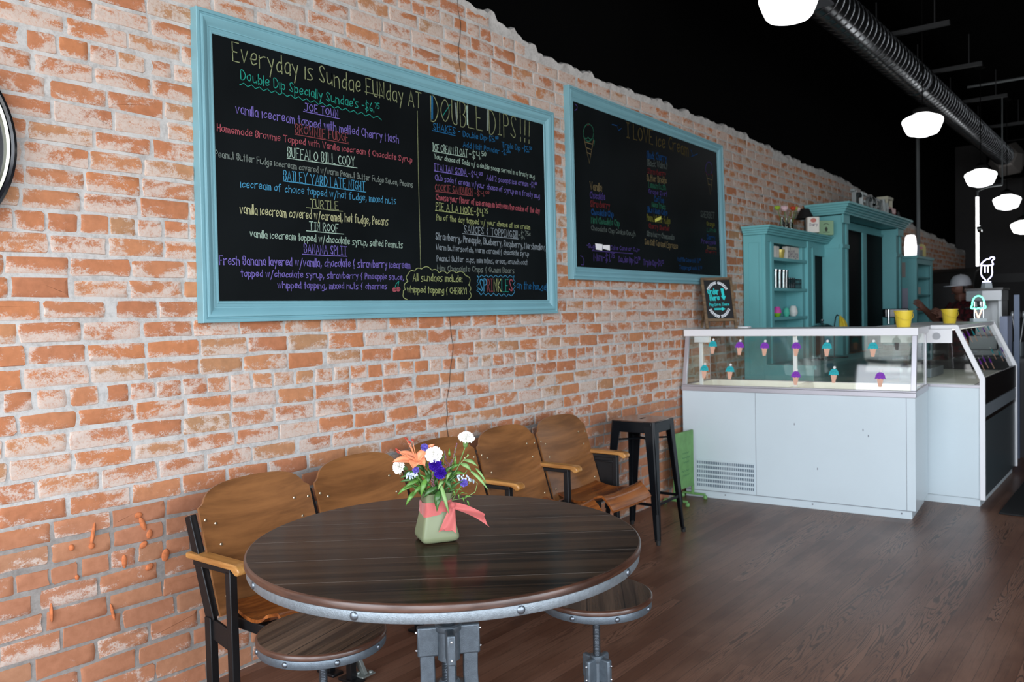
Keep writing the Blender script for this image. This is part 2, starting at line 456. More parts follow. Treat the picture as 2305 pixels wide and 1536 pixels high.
B1_U=[
('VI',[(2.328,2.382),(2.533,2.384)]),
('RD',[(2.278,2.273),(2.583,2.276)]),
('PG',[(2.234,2.163),(2.630,2.170)]),
('OL',[(2.692,2.539),(2.810,2.541)]),
('BL',[(2.210,2.061),(2.680,2.061)]),
('OL',[(2.329,1.957),(2.535,1.957)]),
('PG',[(2.325,1.853),(2.537,1.852)]),
('VI',[(2.300,1.748),(2.553,1.749)]),
('TE',[(2.009,2.434),(2.028,2.445),(2.046,2.434),(2.066,2.445),(2.084,2.433),(2.104,2.444),(2.123,2.432),(2.143,2.444),(2.162,2.432),(2.182,2.443),(2.202,2.431),(2.222,2.443),(2.242,2.431),(2.263,2.442),(2.284,2.430),(2.305,2.442),(2.326,2.430),(2.347,2.441),(2.368,2.429),(2.390,2.441),(2.412,2.428),(2.434,2.440),(2.456,2.428),(2.479,2.440),(2.502,2.427),(2.525,2.439),(2.548,2.427),(2.571,2.439),(2.595,2.426),(2.619,2.438),(2.642,2.425),(2.667,2.438),(2.691,2.425),(2.717,2.437),(2.741,2.424),(2.767,2.437),(2.792,2.423)]),
('BD',[(3.149,2.429),(3.327,2.429)]),
('PG',[(3.148,2.321),(3.415,2.326)]),
('VI',[(3.155,2.220),(3.417,2.222)]),
('RD',[(3.160,2.114),(3.456,2.119)]),
('YG',[(3.157,2.014),(3.459,2.014)]),
('GB',[(3.365,1.907),(3.856,1.906)]),
('OL',[(3.041,2.510),(3.038,2.171),(3.038,1.709)]),
('BL',[(3.477,1.682),(3.496,1.672),(3.518,1.685),(3.537,1.675),(3.556,1.686),(3.575,1.674),(3.599,1.686),(3.618,1.674),(3.641,1.687),(3.661,1.676),(3.685,1.688),(3.704,1.677),(3.729,1.689),(3.749,1.676),(3.774,1.690),(3.794,1.679),(3.811,1.690),(3.802,1.666),(3.818,1.654),(3.801,1.638),(3.819,1.626),(3.800,1.610),(3.812,1.595),(3.799,1.582),(3.778,1.569),(3.754,1.581),(3.733,1.566),(3.709,1.583),(3.689,1.568),(3.665,1.583),(3.641,1.569),(3.618,1.586),(3.595,1.570),(3.572,1.585),(3.549,1.572),(3.530,1.587),(3.507,1.573),(3.489,1.592),(3.471,1.597),(3.490,1.611),(3.473,1.623),(3.491,1.638),(3.476,1.650),(3.492,1.665),(3.477,1.682)]),
('OL',[(3.144,2.611),(3.140,2.482)]),
('BD',[(3.153,2.611),(3.148,2.485)]),
('TE',[(3.230,2.518),(3.289,2.587)]),
('YG',[(2.936,1.548),(2.925,1.551),(2.916,1.555),(2.910,1.560),(2.907,1.566),(2.908,1.574),(2.910,1.583),(2.910,1.583),(2.910,1.586),(2.910,1.590),(2.912,1.593),(2.915,1.595),(2.920,1.596),(2.925,1.597),(2.925,1.597),(2.920,1.606),(2.917,1.615),(2.919,1.622),(2.924,1.629),(2.934,1.635),(2.946,1.640),(2.946,1.640),(2.939,1.646),(2.934,1.652),(2.933,1.658),(2.935,1.664),(2.940,1.670),(2.947,1.676),(2.947,1.676),(2.952,1.683),(2.958,1.689),(2.965,1.693),(2.973,1.695),(2.983,1.694),(2.994,1.692),(2.994,1.692),(3.000,1.699),(3.006,1.705),(3.014,1.708),(3.022,1.709),(3.032,1.708),(3.042,1.705),(3.042,1.705),(3.056,1.712),(3.070,1.717),(3.084,1.718),(3.096,1.715),(3.108,1.709),(3.119,1.701),(3.119,1.701),(3.131,1.704),(3.142,1.705),(3.151,1.705),(3.159,1.701),(3.166,1.696),(3.172,1.688),(3.172,1.688),(3.183,1.694),(3.195,1.698),(3.206,1.699),(3.216,1.697),(3.226,1.692),(3.235,1.685),(3.235,1.685),(3.247,1.693),(3.258,1.699),(3.270,1.702),(3.283,1.702),(3.295,1.698),(3.308,1.692),(3.308,1.692),(3.324,1.697),(3.338,1.700),(3.351,1.700),(3.363,1.696),(3.373,1.689),(3.382,1.679),(3.382,1.679),(3.396,1.676),(3.408,1.672),(3.415,1.666),(3.418,1.658),(3.417,1.649),(3.413,1.639),(3.413,1.639),(3.413,1.637),(3.413,1.634),(3.412,1.632),(3.409,1.631),(3.406,1.630),(3.402,1.630),(3.402,1.630),(3.412,1.624),(3.419,1.619),(3.423,1.613),(3.423,1.606),(3.418,1.599),(3.412,1.591),(3.412,1.591),(3.419,1.584),(3.424,1.576),(3.425,1.569),(3.421,1.562),(3.413,1.555),(3.403,1.549)]),
('PK',[(2.863,1.597),(2.862,1.593),(2.858,1.589),(2.853,1.587),(2.847,1.587),(2.842,1.589),(2.838,1.592),(2.837,1.597),(2.838,1.601),(2.842,1.604),(2.848,1.606),(2.853,1.606),(2.859,1.604),(2.862,1.601),(2.863,1.597)]),
('PK',[(2.858,1.597),(2.857,1.594),(2.855,1.592),(2.852,1.591),(2.848,1.591),(2.845,1.592),(2.843,1.594),(2.842,1.597),(2.843,1.599),(2.845,1.601),(2.849,1.602),(2.852,1.602),(2.855,1.601),(2.857,1.599),(2.858,1.597)]),
('PK',[(2.853,1.597),(2.853,1.596),(2.852,1.595),(2.851,1.595),(2.849,1.595),(2.848,1.595),(2.847,1.596),(2.847,1.597),(2.848,1.598),(2.848,1.598),(2.850,1.599),(2.851,1.599),(2.852,1.598),(2.853,1.598),(2.853,1.597)]),
('PK',[(2.889,1.600),(2.888,1.596),(2.884,1.592),(2.878,1.590),(2.873,1.590),(2.867,1.592),(2.864,1.595),(2.863,1.600),(2.864,1.604),(2.868,1.607),(2.873,1.609),(2.879,1.609),(2.884,1.607),(2.888,1.604),(2.889,1.600)]),
('PK',[(2.884,1.600),(2.883,1.597),(2.881,1.595),(2.877,1.594),(2.874,1.594),(2.871,1.595),(2.868,1.597),(2.868,1.600),(2.869,1.602),(2.871,1.604),(2.874,1.605),(2.878,1.605),(2.881,1.604),(2.883,1.602),(2.884,1.600)]),
('PK',[(2.879,1.600),(2.878,1.599),(2.878,1.598),(2.876,1.598),(2.875,1.598),(2.874,1.598),(2.873,1.599),(2.873,1.600),(2.873,1.601),(2.874,1.601),(2.875,1.602),(2.877,1.602),(2.878,1.601),(2.879,1.601),(2.879,1.600)]),
('TE',[(2.854,1.606),(2.862,1.625),(2.881,1.639)]),
('TE',[(2.874,1.609),(2.877,1.625),(2.882,1.638)]),
]
B2_T=[
('I LOVE ice Cream', 5.132, 2.701, 6.084, 2.695, 0.097, 'o2'),
('Black Cherry', 5.413, 2.587, 5.714, 2.603, 0.052, 'b2'),
('Black Walnut', 5.417, 2.534, 5.725, 2.548, 0.044, 'g2'),
('Strawberry', 5.421, 2.479, 5.696, 2.488, 0.037, 'r2'),
('Butter Brickle', 5.41, 2.424, 5.708, 2.435, 0.044, 't2'),
('Lemon Lush', 5.43, 2.376, 5.693, 2.386, 0.041, 'n2'),
('Grape Swirl', 5.431, 2.333, 5.711, 2.339, 0.032, 'v2'),
('Coffee', 5.515, 2.28, 5.663, 2.282, 0.04, 'b2'),
('Moose Tracks', 5.476, 2.239, 5.688, 2.236, 0.037, 'n2'),
('Blue Moon Cake', 5.409, 2.192, 5.713, 2.192, 0.04, 'b2'),
('Peanut Butter Fudge', 5.398, 2.132, 5.758, 2.13, 0.046, 'y2'),
('Cherry Sherbet', 5.427, 2.078, 5.743, 2.076, 0.032, 'r2'),
('Strawberry Cheesecake', 5.394, 2.019, 5.822, 2.013, 0.035, 'g2'),
('Sea Salt Caramel Espresso', 5.361, 1.954, 5.875, 1.947, 0.041, 't2'),
('Vanilla', 4.642, 2.276, 4.785, 2.28, 0.049, 't2'),
('Chocolate', 4.64, 2.221, 4.825, 2.227, 0.043, 'v2'),
('Strawberry', 4.643, 2.168, 4.882, 2.173, 0.038, 'r2'),
('Chocolate Chip', 4.651, 2.113, 4.929, 2.118, 0.038, 'b2'),
('Mint Chocolate Chip', 4.65, 2.059, 5.009, 2.061, 0.041, 'n2'),
('Chocolate Chip Cookie Dough', 4.648, 2.01, 5.225, 2.006, 0.03, 'g2'),
('-Sugar Cone, Cake Cone or Cup-', 4.589, 1.892, 5.281, 1.898, 0.027, 'v2'),
('Mini-$1.^75', 4.671, 1.81, 4.929, 1.813, 0.047, 'v2'),
('Double Dip-$3.^50', 4.987, 1.811, 5.284, 1.814, 0.038, 'v2'),
('Triple Dip-$4.^75', 5.332, 1.805, 5.641, 1.805, 0.036, 'v2'),
('SHERBET', 6.293, 2.227, 6.553, 2.234, 0.047, 'g2'),
('Orange', 6.399, 2.165, 6.551, 2.169, 0.033, 'y2'),
('Lime', 6.405, 2.116, 6.573, 2.12, 0.034, 'n2'),
('Berry', 6.403, 2.051, 6.555, 2.053, 0.038, 'b2'),
('Pineapple', 6.293, 2.014, 6.57, 2.016, 0.031, 'v2'),
('Banana', 6.401, 1.972, 6.577, 1.973, 0.024, 't2'),
('Cherry', 6.368, 1.939, 6.584, 1.939, 0.024, 'r2'),
('Waffle Cone add $1.^00', 5.872, 1.849, 6.273, 1.852, 0.029, 'b2'),
('Toppings add $.^75', 5.898, 1.792, 6.294, 1.792, 0.026, 'b2'),
]
B2_U=[
('b2',[(4.934,2.755),(4.994,2.757),(5.056,2.781),(4.994,2.757),(5.021,2.727),(5.055,2.747)]),
('b2',[(6.130,2.749),(6.165,2.714),(6.128,2.696),(6.248,2.735)]),
('n2',[(4.697,2.661),(4.693,2.641),(4.681,2.622),(4.664,2.606),(4.644,2.597),(4.622,2.593),(4.602,2.597),(4.586,2.607),(4.576,2.623),(4.573,2.642),(4.578,2.662),(4.589,2.681),(4.606,2.696),(4.626,2.706),(4.647,2.710),(4.668,2.706),(4.684,2.696),(4.694,2.681),(4.697,2.661)]),
('n2',[(4.574,2.615),(4.608,2.607),(4.629,2.621),(4.658,2.609),(4.684,2.626),(4.707,2.608),(4.697,2.576)]),
('t2',[(4.581,2.605),(4.638,2.451),(4.693,2.609)]),
('t2',[(4.590,2.585),(4.682,2.582)]),
('t2',[(4.604,2.549),(4.671,2.545)]),
('t2',[(4.617,2.518),(4.660,2.514)]),
('r2',[(4.632,2.716),(4.643,2.702),(4.621,2.698),(4.632,2.716)]),
('v2',[(6.526,2.653),(6.521,2.634),(6.509,2.617),(6.491,2.604),(6.468,2.595),(6.445,2.592),(6.424,2.596),(6.407,2.605),(6.396,2.619),(6.392,2.636),(6.397,2.654),(6.409,2.671),(6.427,2.685),(6.449,2.694),(6.472,2.697),(6.493,2.694),(6.511,2.684),(6.522,2.670),(6.526,2.653)]),
('t2',[(6.410,2.591),(6.478,2.427),(6.532,2.598)]),
('t2',[(6.419,2.558),(6.519,2.555)]),
('t2',[(6.438,2.512),(6.505,2.509)]),
('r2',[(6.398,2.606),(6.444,2.588),(6.492,2.604),(6.532,2.591)]),
('v2',[(4.514,1.834),(4.538,1.829),(4.553,1.800),(4.546,1.776),(4.521,1.777)]),
('v2',[(4.484,2.811),(4.508,2.802),(4.503,2.782),(4.478,2.770)]),
('v2',[(4.653,1.875),(5.185,1.878)]),
]
# ================================================================ ROOM SHELL
X0, X1, YR, ZC = FRONT_X, 17.6, SIDE_Y, 4.45
# ---- floor: dark-stained narrow oak boards running along the brick wall
def mat_floor():
    t = NT('stained_oak_floor')
    p = t.pos()
    sp = t.new('SeparateXYZ'); t.link(p, sp.inputs[0])
    BW = 0.066
    q = t.math('DIVIDE', sp.outputs[1], BW); row = t.math('FLOOR', q)
    wn = t.new('TexWhiteNoise', noise_dimensions='1D'); t.link(row, wn.inputs['W'])
    xs = t.math('ADD', t.math('DIVIDE', sp.outputs[0], 1.9), t.math('MULTIPLY', wn.outputs[0], 7.3))
    seg = t.math('FLOOR', xs)
    cmb = t.new('CombineXYZ'); t.link(row, cmb.inputs[0]); t.link(seg, cmb.inputs[1])
    w2 = t.new('TexWhiteNoise', noise_dimensions='2D'); t.link(cmb.outputs[0], w2.inputs['Vector'])
    # grain coordinates shifted per board
    off = t.new('CombineXYZ'); t.link(t.math('MULTIPLY', w2.outputs[0], 37.0), off.inputs[0]); t.link(t.math('MULTIPLY', w2.outputs[0], 11.0), off.inputs[1])
    va = t.new('VectorMath', operation='ADD'); t.link(p, va.inputs[0]); t.link(off.outputs[0], va.inputs[1])
    g = t.mapping(va.outputs[0], scale=(1.25, 17, 1))
    n1 = t.noise(g, 1.0, 1.5, 0.45, 0.5)
    rings = t.math('SINE', t.math('MULTIPLY', n1, 95.0))
    ringm = t.smooth(rings, 0.25, 0.98)
    fine = t.noise(t.mapping(va.outputs[0], scale=(5, 160, 1)), 1.0, 3, 0.6)
    big = t.noise(p, 0.8, 3, 0.5)
    bold = t.math('MULTIPLY', ringm, t.math('MULTIPLY_ADD', t.math('MULTIPLY', t.smooth(w2.outputs[0], 0.5, 0.7), t.smooth(sp.outputs[0], 2.4, 3.6)), 0.8, 0.07))
    c = t.mix(w2.outputs[0], (0.095, 0.038, 0.021, 1), (0.20, 0.096, 0.060, 1))
    c = t.mix(t.math('MULTIPLY', t.smooth(t.noise(t.mapping(p, scale=(1.2, 3.5, 1)), 1.0, 4, .6), 0.42, 0.66), 0.55), c, (0.25, 0.132, 0.086, 1))
    c = t.mix(t.math('MULTIPLY', bold, 0.8), c, (0.020, 0.010, 0.008, 1))
    c = t.mix(t.math('MULTIPLY', t.smooth(fine, 0.5, 0.72), 0.4), c, (0.03, 0.014, 0.01, 1))
    d = t.math('ABSOLUTE', t.math('SUBTRACT', t.math('FRACT', q), 0.5))
    gap = t.math('GREATER_THAN', d, 0.488)
    c = t.mix(t.math('MULTIPLY', gap, 0.7), c, (0.012, 0.006, 0.005, 1))
    t.base(c)
    t.val(t.p.inputs['Roughness'], t.math('MULTIPLY_ADD', big, 0.2, 0.27))
    t.p.inputs['Specular IOR Level'].default_value = 0.32
    hgt = t.math('SUBTRACT', t.math('MULTIPLY', bold, -0.5), t.math('MULTIPLY', gap, 0.8))
    t.bump(hgt, 0.12, 0.002)
    return t.m
b = B(); b.box(X0-.2, X1+.2, YR-.2, .35, -.12, 0)
struct(b.build('floor', mat_floor()))
# ---- black-painted ceiling
blk = M('black_ceiling_paint', (0.0014, 0.0015, 0.0016, 1), 0.95, spec=.05)
b = B(); b.box(X0-.2, X1+.2, YR-.2, .35, ZC, ZC+.12)
struct(b.build('ceiling', blk))
# ---- front wall with the shop windows, right wall with added side windows, back wall
plaster = M('grey_plaster', S(128, 124, 120), 0.8, var=.06)
b = B()
zs0, zs1 = 0.3, 3.9
ys = [0.35]+[v for ab in WINDOWS for v in ab]+[YR-.1]
for i in range(0, len(ys), 2): b.box(FRONT_X-.15, FRONT_X, ys[i+1], ys[i], 0, ZC)
for a, c_ in WINDOWS:
    b.box(FRONT_X-.15, FRONT_X, c_, a, 0, zs0); b.box(FRONT_X-.15, FRONT_X, c_, a, zs1, ZC)
struct(b.build('wall_front', plaster))
alu = M('window_aluminium', S(60, 60, 62), .4, .6)
for i, (a, c_) in enumerate(WINDOWS):
    b = B(); x = FRONT_X-.1
    for y0, y1, z0, z1 in ((c_, c_+.06, zs0, zs1), (a-.06, a, zs0, zs1), (c_, a, zs0, zs0+.06), (c_, a, zs1-.06, zs1), (c_, a, 2.4, 2.45)):
        b.box(x-.03, x+.03, y0, y1, z0, z1)
    struct(b.build('window_%d' % (i+1), alu))
dk = M('dark_side_wall', S(70, 66, 64), .8, var=.1)
b = B()
xs = [X0-.2]+[v for ab in ADDED_SIDE_WINDOWS for v in ab]+[X1+.2]
for i in range(0, len(xs), 2): b.box(xs[i], xs[i+1], YR-.15, YR, 0, ZC)
for a, c_ in ADDED_SIDE_WINDOWS:
    b.box(a, c_, YR-.15, YR, 0, zs0); b.box(a, c_, YR-.15, YR, zs1, ZC)
struct(b.build('wall_right', dk))
for i, (a, c_) in enumerate(ADDED_SIDE_WINDOWS):  # frames of the added side windows
    b = B(); y = YR-.1
    for x0, x1, z0, z1 in ((a, a+.06, zs0, zs1), (c_-.06, c_, zs0, zs1), (a, c_, zs0, zs0+.06), (a, c_, zs1-.06, zs1), (a, c_, 2.4, 2.45)):
        b.box(x0, x1, y-.03, y+.03, z0, z1)
    struct(b.build('window_%d' % (i+4), alu))
grey = M('charcoal_wall_paint', S(46, 45, 46), .75, var=.06)
b = B(); b.box(X1, X1+.15, YR, .35, 0, ZC); struct(b.build('wall_back', grey))
b = B(); b.box(X1-.03, X1, YR, 0.0, 1.86, 2.02); struct(b.build('trim_1', M('black_trim', (0.008, .008, .009, 1), .5)))

# ---- brick wall: real bricks in American bond with headers each eighth course, whitewashed
CH = 0.077
RAG = [(-3.5, 3.25), (2.2, 3.24), (3.3, 3.20), (3.5, 3.195), (3.71, 3.178), (3.93, 3.118), (4.22, 3.067), (4.56, 3.06), (4.89, 3.055), (5.71, 3.062), (5.82, 3.098), (5.9, 3.06), (6.16, 3.07), (6.57, 3.061), (6.93, 3.079), (7.74, 3.036), (8.7, 2.993), (9.56, 3.005), (10.56, 2.965), (11.96, 2.819), (13.7, 2.67), (15.6, 2.576), (17.7, 2.44), (40, 2.3)]
_rr = random.Random(3)
_spk = {i: _rr.uniform(-.020, .014)+(_rr.uniform(.02, .055) if _rr.random() < .09 else 0) for i in range(-400, 2000)}
def ragged(x):
    for (xa, za), (xb, zb) in zip(RAG, RAG[1:]):
        if x <= xb: z = za+(zb-za)*max(0, (x-xa)/(xb-xa)); break
    k = x/0.030; i = math.floor(k); f = k-i
    return z+_spk[i]*(1-f)+_spk[i+1]*f
def mat_brick():
    t = NT('whitewashed_brick')
    at = t.new('Attribute', attribute_name='brick')
    sp = t.new('SeparateColor'); t.link(at.outputs['Color'], sp.inputs[0])
    r, g, e = sp.outputs
    p = t.pos()
    pz = t.new('SeparateXYZ'); t.link(p, pz.inputs[0])
    z = pz.outputs[2]
    off = t.new('CombineXYZ'); t.link(t.math('MULTIPLY', g, 3.1), off.inputs[1]); t.link(t.math('MULTIPLY', r, 5.0), off.inputs[0])
    va = t.new('VectorMath', operation='ADD'); t.link(p, va.inputs[0]); t.link(off.outputs[0], va.inputs[1])
    rm = t.new('ValToRGB'); el = rm.color_ramp.elements
    el[0].position = 0.0; el[0].color = S(176, 108, 68)
    el[1].position = 1.0; el[1].color = S(174, 128, 88)
    for pos_, c_ in ((.3, S(192, 118, 66)), (.55, S(182, 112, 70)), (.8, S(192, 126, 78))):
        k = rm.color_ramp.elements.new(pos_); k.color = c_
    t.link(r, rm.inputs[0])
    n_m = t.noise(p, 30, 4, .6)
    hv = t.new('HueSaturation'); t.link(rm.outputs[0], hv.inputs['Color'])
    t.link(t.math('MULTIPLY_ADD', n_m, .6, .66), hv.inputs['Value'])
    hv.inputs['Saturation'].default_value = .92
    bare = t.mix(t.math('MULTIPLY', t.math('SUBTRACT', 1.0, t.smooth(z, .72, .84)), .62), hv.outputs[0], t.mix(n_m, S(150, 98, 72), S(184, 134, 108)))
    # whitewash left on the faces: broad patches broken by a fine tooth
    a1 = t.noise(t.mapping(va.outputs[0], scale=(6, 1, 11)), 1.0, 6, .66, .5)
    a2 = t.noise(p, 190, 3, .7)
    a3 = t.noise(t.mapping(va.outputs[0], scale=(35, 1, 60)), 1.0, 3, .6)
    hi = t.smooth(z, 2.0, 3.0)
    lo = t.math('SUBTRACT', 1.0, t.smooth(z, .72, .84))
    amt = t.math('ADD', t.math('MULTIPLY_ADD', a1, 1.25, -.125), t.math('MULTIPLY', t.math('SUBTRACT', a2, .5), .40))
    amt = t.math('ADD', amt, t.math('MULTIPLY', t.math('SUBTRACT', a3, .5), .30))
    amt = t.math('ADD', amt, t.math('MULTIPLY', t.math('SUBTRACT', g, .5), .17))
    amt = t.math('ADD', amt, t.math('MULTIPLY', t.math('SUBTRACT', .5, at.outputs['Alpha']), .10))
    amt = t.math('ADD', amt, t.math('MULTIPLY', e, .10))
    amt = t.math('ADD', amt, t.math('MULTIPLY', hi, .09))
    amt = t.math('SUBTRACT', amt, t.math('MULTIPLY', lo, .14))
    a4 = t.noise(p, 85, 4, .75)
    f = t.math('MULTIPLY', t.smooth(amt, .47, .63), t.math('MULTIPLY_ADD', t.smooth(a4, .30, .56), .48, .44))
    pc = t.mix(n_m, S(194, 176, 163), S(212, 200, 190))
    c = t.mix(f, bare, pc)
    t.base(c)
    t.p.inputs['Roughness'].default_value = .9
    t.p.inputs['Specular IOR Level'].default_value = .2
    t.bump(t.math('ADD', t.math('MULTIPLY', n_m, .7), t.math('MULTIPLY', a2, .5)), .3, .003)
    return t.m
def mat_mortar():
    t = NT('lime_mortar')
    p = t.pos(); pz = t.new('SeparateXYZ'); t.link(p, pz.inputs[0])
    n = t.noise(p, 14, 5, .65)
    lo = t.math('SUBTRACT', 1.0, t.smooth(pz.outputs[2], .74, .82))
    n2 = t.noise(p, 60, 4, .75)
    n = t.math('MULTIPLY_ADD', n2, .45, t.math('MULTIPLY', n, .55))
    c1 = t.mix(t.smooth(n, .36, .58), S(168, 165, 161), S(198, 196, 192))
    c2 = t.mix(t.smooth(n, .3, .7), S(128, 123, 118), S(164, 158, 152))
    t.base(t.mix(lo, c1, c2))
    t.p.inputs['Roughness'].default_value = .95
    t.p.inputs['Specular IOR Level'].default_value = .1
    t.bump(t.noise(p, 120, 4, .7), .35, .003)
    return t.m
def brick_wall():
    rnd = random.Random(11)
    V = []; Fc = []; MI = []; AT = []
    xa, xb = 0.2, X1
    # mortar sheet with the ragged lip, its top and the returns
    nx = int((xb-X0)/.03)
    for i in range(nx+1):
        x = X0+.03*i; zt = ragged(x)
        for q in ((x, 0, -.05), (x, 0, zt-.05), (x, -.006-.008*rnd.random(), zt-.012), (x, .012, zt), (x, .16, zt+.004)):
            V.append(q); AT.append((0, 0, 0, 1))
    for i in range(nx):
        for j in range(4):
            a = i*5+j; Fc.append((a, a+5, a+6, a+1)); MI.append(1)
    def brick(x0, x1, z0, z1):
        r = rnd.random(); g = rnd.random(); pr = rnd.uniform(.0008, .0035)
        jj = lambda s: rnd.uniform(-s, s)
        ch = min(rnd.uniform(.0015, .007), (x1-x0)*.12)
        out = [(x0+ch, z0), ((x0+x1)/2, z0), (x1-ch, z0), (x1, z0+ch), (x1, (z0+z1)/2), (x1, z1-ch), (x1-ch, z1), ((x0+x1)/2, z1), (x0+ch, z1), (x0, z1-ch), (x0, (z0+z1)/2), (x0, z0+ch)]
        out = [(a+jj(.0035), c+jj(.0028)) for a, c in out]
        cx, cz = (x0+x1)/2, (z0+z1)/2
        tl = jj(.0015)
        k = len(V)
        for a, c in out: V.append((a, .001, c)); AT.append((r, g, 1, (c-z0)/(z1-z0)))
        hw, hh = (x1-x0)/2, (z1-z0)/2
        for ins, d, e in ((.0022, pr, .8), (.02, pr+.0003, 0)):
            for a, c in out:
                V.append((cx+(a-cx)*(1-ins/hw), -d+tl*(a-cx)/hw, cz+(c-cz)*(1-ins/hh))); AT.append((r, g, e, (c-z0)/(z1-z0)))
        for q in range(2):
            for i in range(12):
                j = (i+1) % 12
                Fc.append((k+q*12+i, k+q*12+j, k+q*12+12+j, k+q*12+12+i)); MI.append(0)
        Fc.append(tuple(k+24+i for i in range(12))); MI.append(0)
    for n in range(-17, 27):
        z0, z1 = 1.24+CH*n, 1.24+CH*(n+1)
        head = (n+1) % 8 == 0
        pitch = .1055 if head else .211
        x = xa-rnd.random()*pitch
        while x < xb:
            wd = pitch*rnd.uniform(.93, 1.07)
            jb = rnd.uniform(.004, .0085); jv = rnd.uniform(.004, .009)
            zz = min(ragged(x+.02), ragged(x+wd-.02))
            if z1-jb < zz-.02: brick(x+jv, x+wd-jv*.6, z0+jb+rnd.uniform(-.002, .002), z1-jb+rnd.uniform(-.002, .002))
            x += wd
    # the long crack, opened as a dark split in the masonry
    for pts in ([(3.27, 1.47), (3.278, 1.40), (3.284, 1.344), (3.296, 1.30), (3.288, 1.248), (3.272, 1.19), (3.262, 1.129), (3.257, 1.082), (3.234, 1.012), (3.238, .928), (3.226, .893), (3.24, .807)],
                [(3.395, 3.19), (3.40, 3.12), (3.418, 3.06), (3.41, 2.98), (3.393, 2.914), (3.399, 2.83), (3.41, 2.79), (3.40, 2.70)]):
        k = len(V)
        for i, (x, z) in enumerate(pts):
            wd = .0010+.0012*rnd.random()
            V.append((x-wd, -.0055, z)); V.append((x+wd, -.0055, z)); AT.append((0,0,0,1)); AT.append((0,0,0,1))
        for i in range(len(pts)-1): Fc.append((k+2*i, k+2*i+1, k+2*i+3, k+2*i+2)); MI.append(2)
    me = bpy.data.meshes.new('wall_left')
    me.from_pydata(V, [], Fc)
    for m in (mat_brick(), mat_mortar(), M('crack_shadow', S(62, 54, 48), 1.0)): me.materials.append(m)
    me.polygons.foreach_set('material_index', MI)
    ca = me.color_attributes.new('brick', 'FLOAT_COLOR', 'POINT')
    ca.data.foreach_set('color', [c for a in AT for c in a])
    me.polygons.foreach_set('use_smooth', [True]*len(me.polygons))
    me.set_sharp_from_angle(angle=math.radians(50))
    o = bpy.data.objects.new('wall_left', me); COL.objects.link(o)
    return struct(o)
WALL = brick_wall()
# black-painted masonry set back above the brick
b = B(); b.box(X0-.2, X1+.2, .16, .35, 0, ZC)
struct(b.build('wall_left_upper', blk))
# chipped lumps and plugged holes in the lower brick near the seats are part of the wall surface
b = B()
def wl(x, z, rx, rz, tilt=0):
    Mx = Matrix.Rotation(tilt, 3, 'Y')
    b.ell((x, -.004, z), rx, .008, rz, 10, M4=Mx)
for a in ((1.36, .70, .007, .045, .2), (1.355, .66, .012, .012, 0), (1.53, .735, .016, .012, 0), (1.545, .70, .011, .03, -.35), (1.57, .655, .012, .018, .3), (1.545, .62, .018, .012, -.6), (1.47, .575, .010, .026, 0), (1.63, .56, .016, .025, .2), (1.565, .53, .018, .012, -.5), (1.42, .40, .006, .035, -.2), (1.21, .46, .006, .035, 0), (1.285, .67, .010, .012, 0), (1.30, .56, .008, .010, 0)): wl(*a)
b.build('chipped_brick', M('fresh_brick_chip', S(190, 110, 66), .9, var=.2, vscale=60), WALL)
# ================================================================ CHALKBOARD MENUS
teal = M('teal_satin_paint', S(120, 168, 178), .42, var=.05, vscale=3, bump=.05, bscale=90)
board_black = M('chalkboard_black', (0.0048, 0.0066, 0.0074, 1), .45, var=.3, vscale=1.6, spec=.12)
PEN = {'OL': S(158, 166, 122), 'TE': S(48, 168, 148), 'VI': S(138, 122, 208), 'RD': S(150, 78, 80), 'PK': S(196, 100, 110), 'PG': S(188, 216, 198),
       'GY': S(140, 152, 144), 'BL': S(86, 172, 214), 'YE': S(214, 214, 164), 'YG': S(188, 198, 132), 'BD': S(42, 120, 172), 'GB': S(166, 178, 184),
       'o2': S(92, 80, 46), 'b2': S(30, 74, 124), 'g2': S(92, 102, 98), 'r2': S(112, 44, 46), 't2': S(124, 110, 78), 'n2': S(46, 104, 82), 'v2': S(80, 66, 130), 'y2': S(116, 116, 52)}
def pen_mat(k): return M('marker_'+k, tuple(c*.72 for c in PEN[k][:3])+(1,), .8, var=.2, vscale=130, spec=.1)
def moulded_frame(b, C, O, depth, prof):
    """mitred moulding between outer corners C and inner corners O (lists of (x, z) going round)"""
    n = len(prof); vs = []; fs = []
    for (cx, cz), (ox, oz) in zip(C, O):
        for t, d in prof: vs.append((cx+(ox-cx)*t, -depth*d, cz+(oz-cz)*t))
    for i in range(4):
        j = (i+1) % 4
        for k in range(n-1): fs.append((i*n+k, j*n+k, j*n+k+1, i*n+k+1))
        fs.append((i*n+n-1, j*n+n-1, j*n, i*n))
    b.add(vs, fs)
PROF = [(0, 0), (0, .95), (.02, 1.0), (.16, 1.0), (.18, .90), (.24, .88), (.28, .98), (.36, 1.02), (.46, .96), (.58, .80), (.68, .70), (.72, .72), (.74, .66), (.86, .63), (.88, .68), (.94, .68), (1.0, .60), (1.0, .2)]
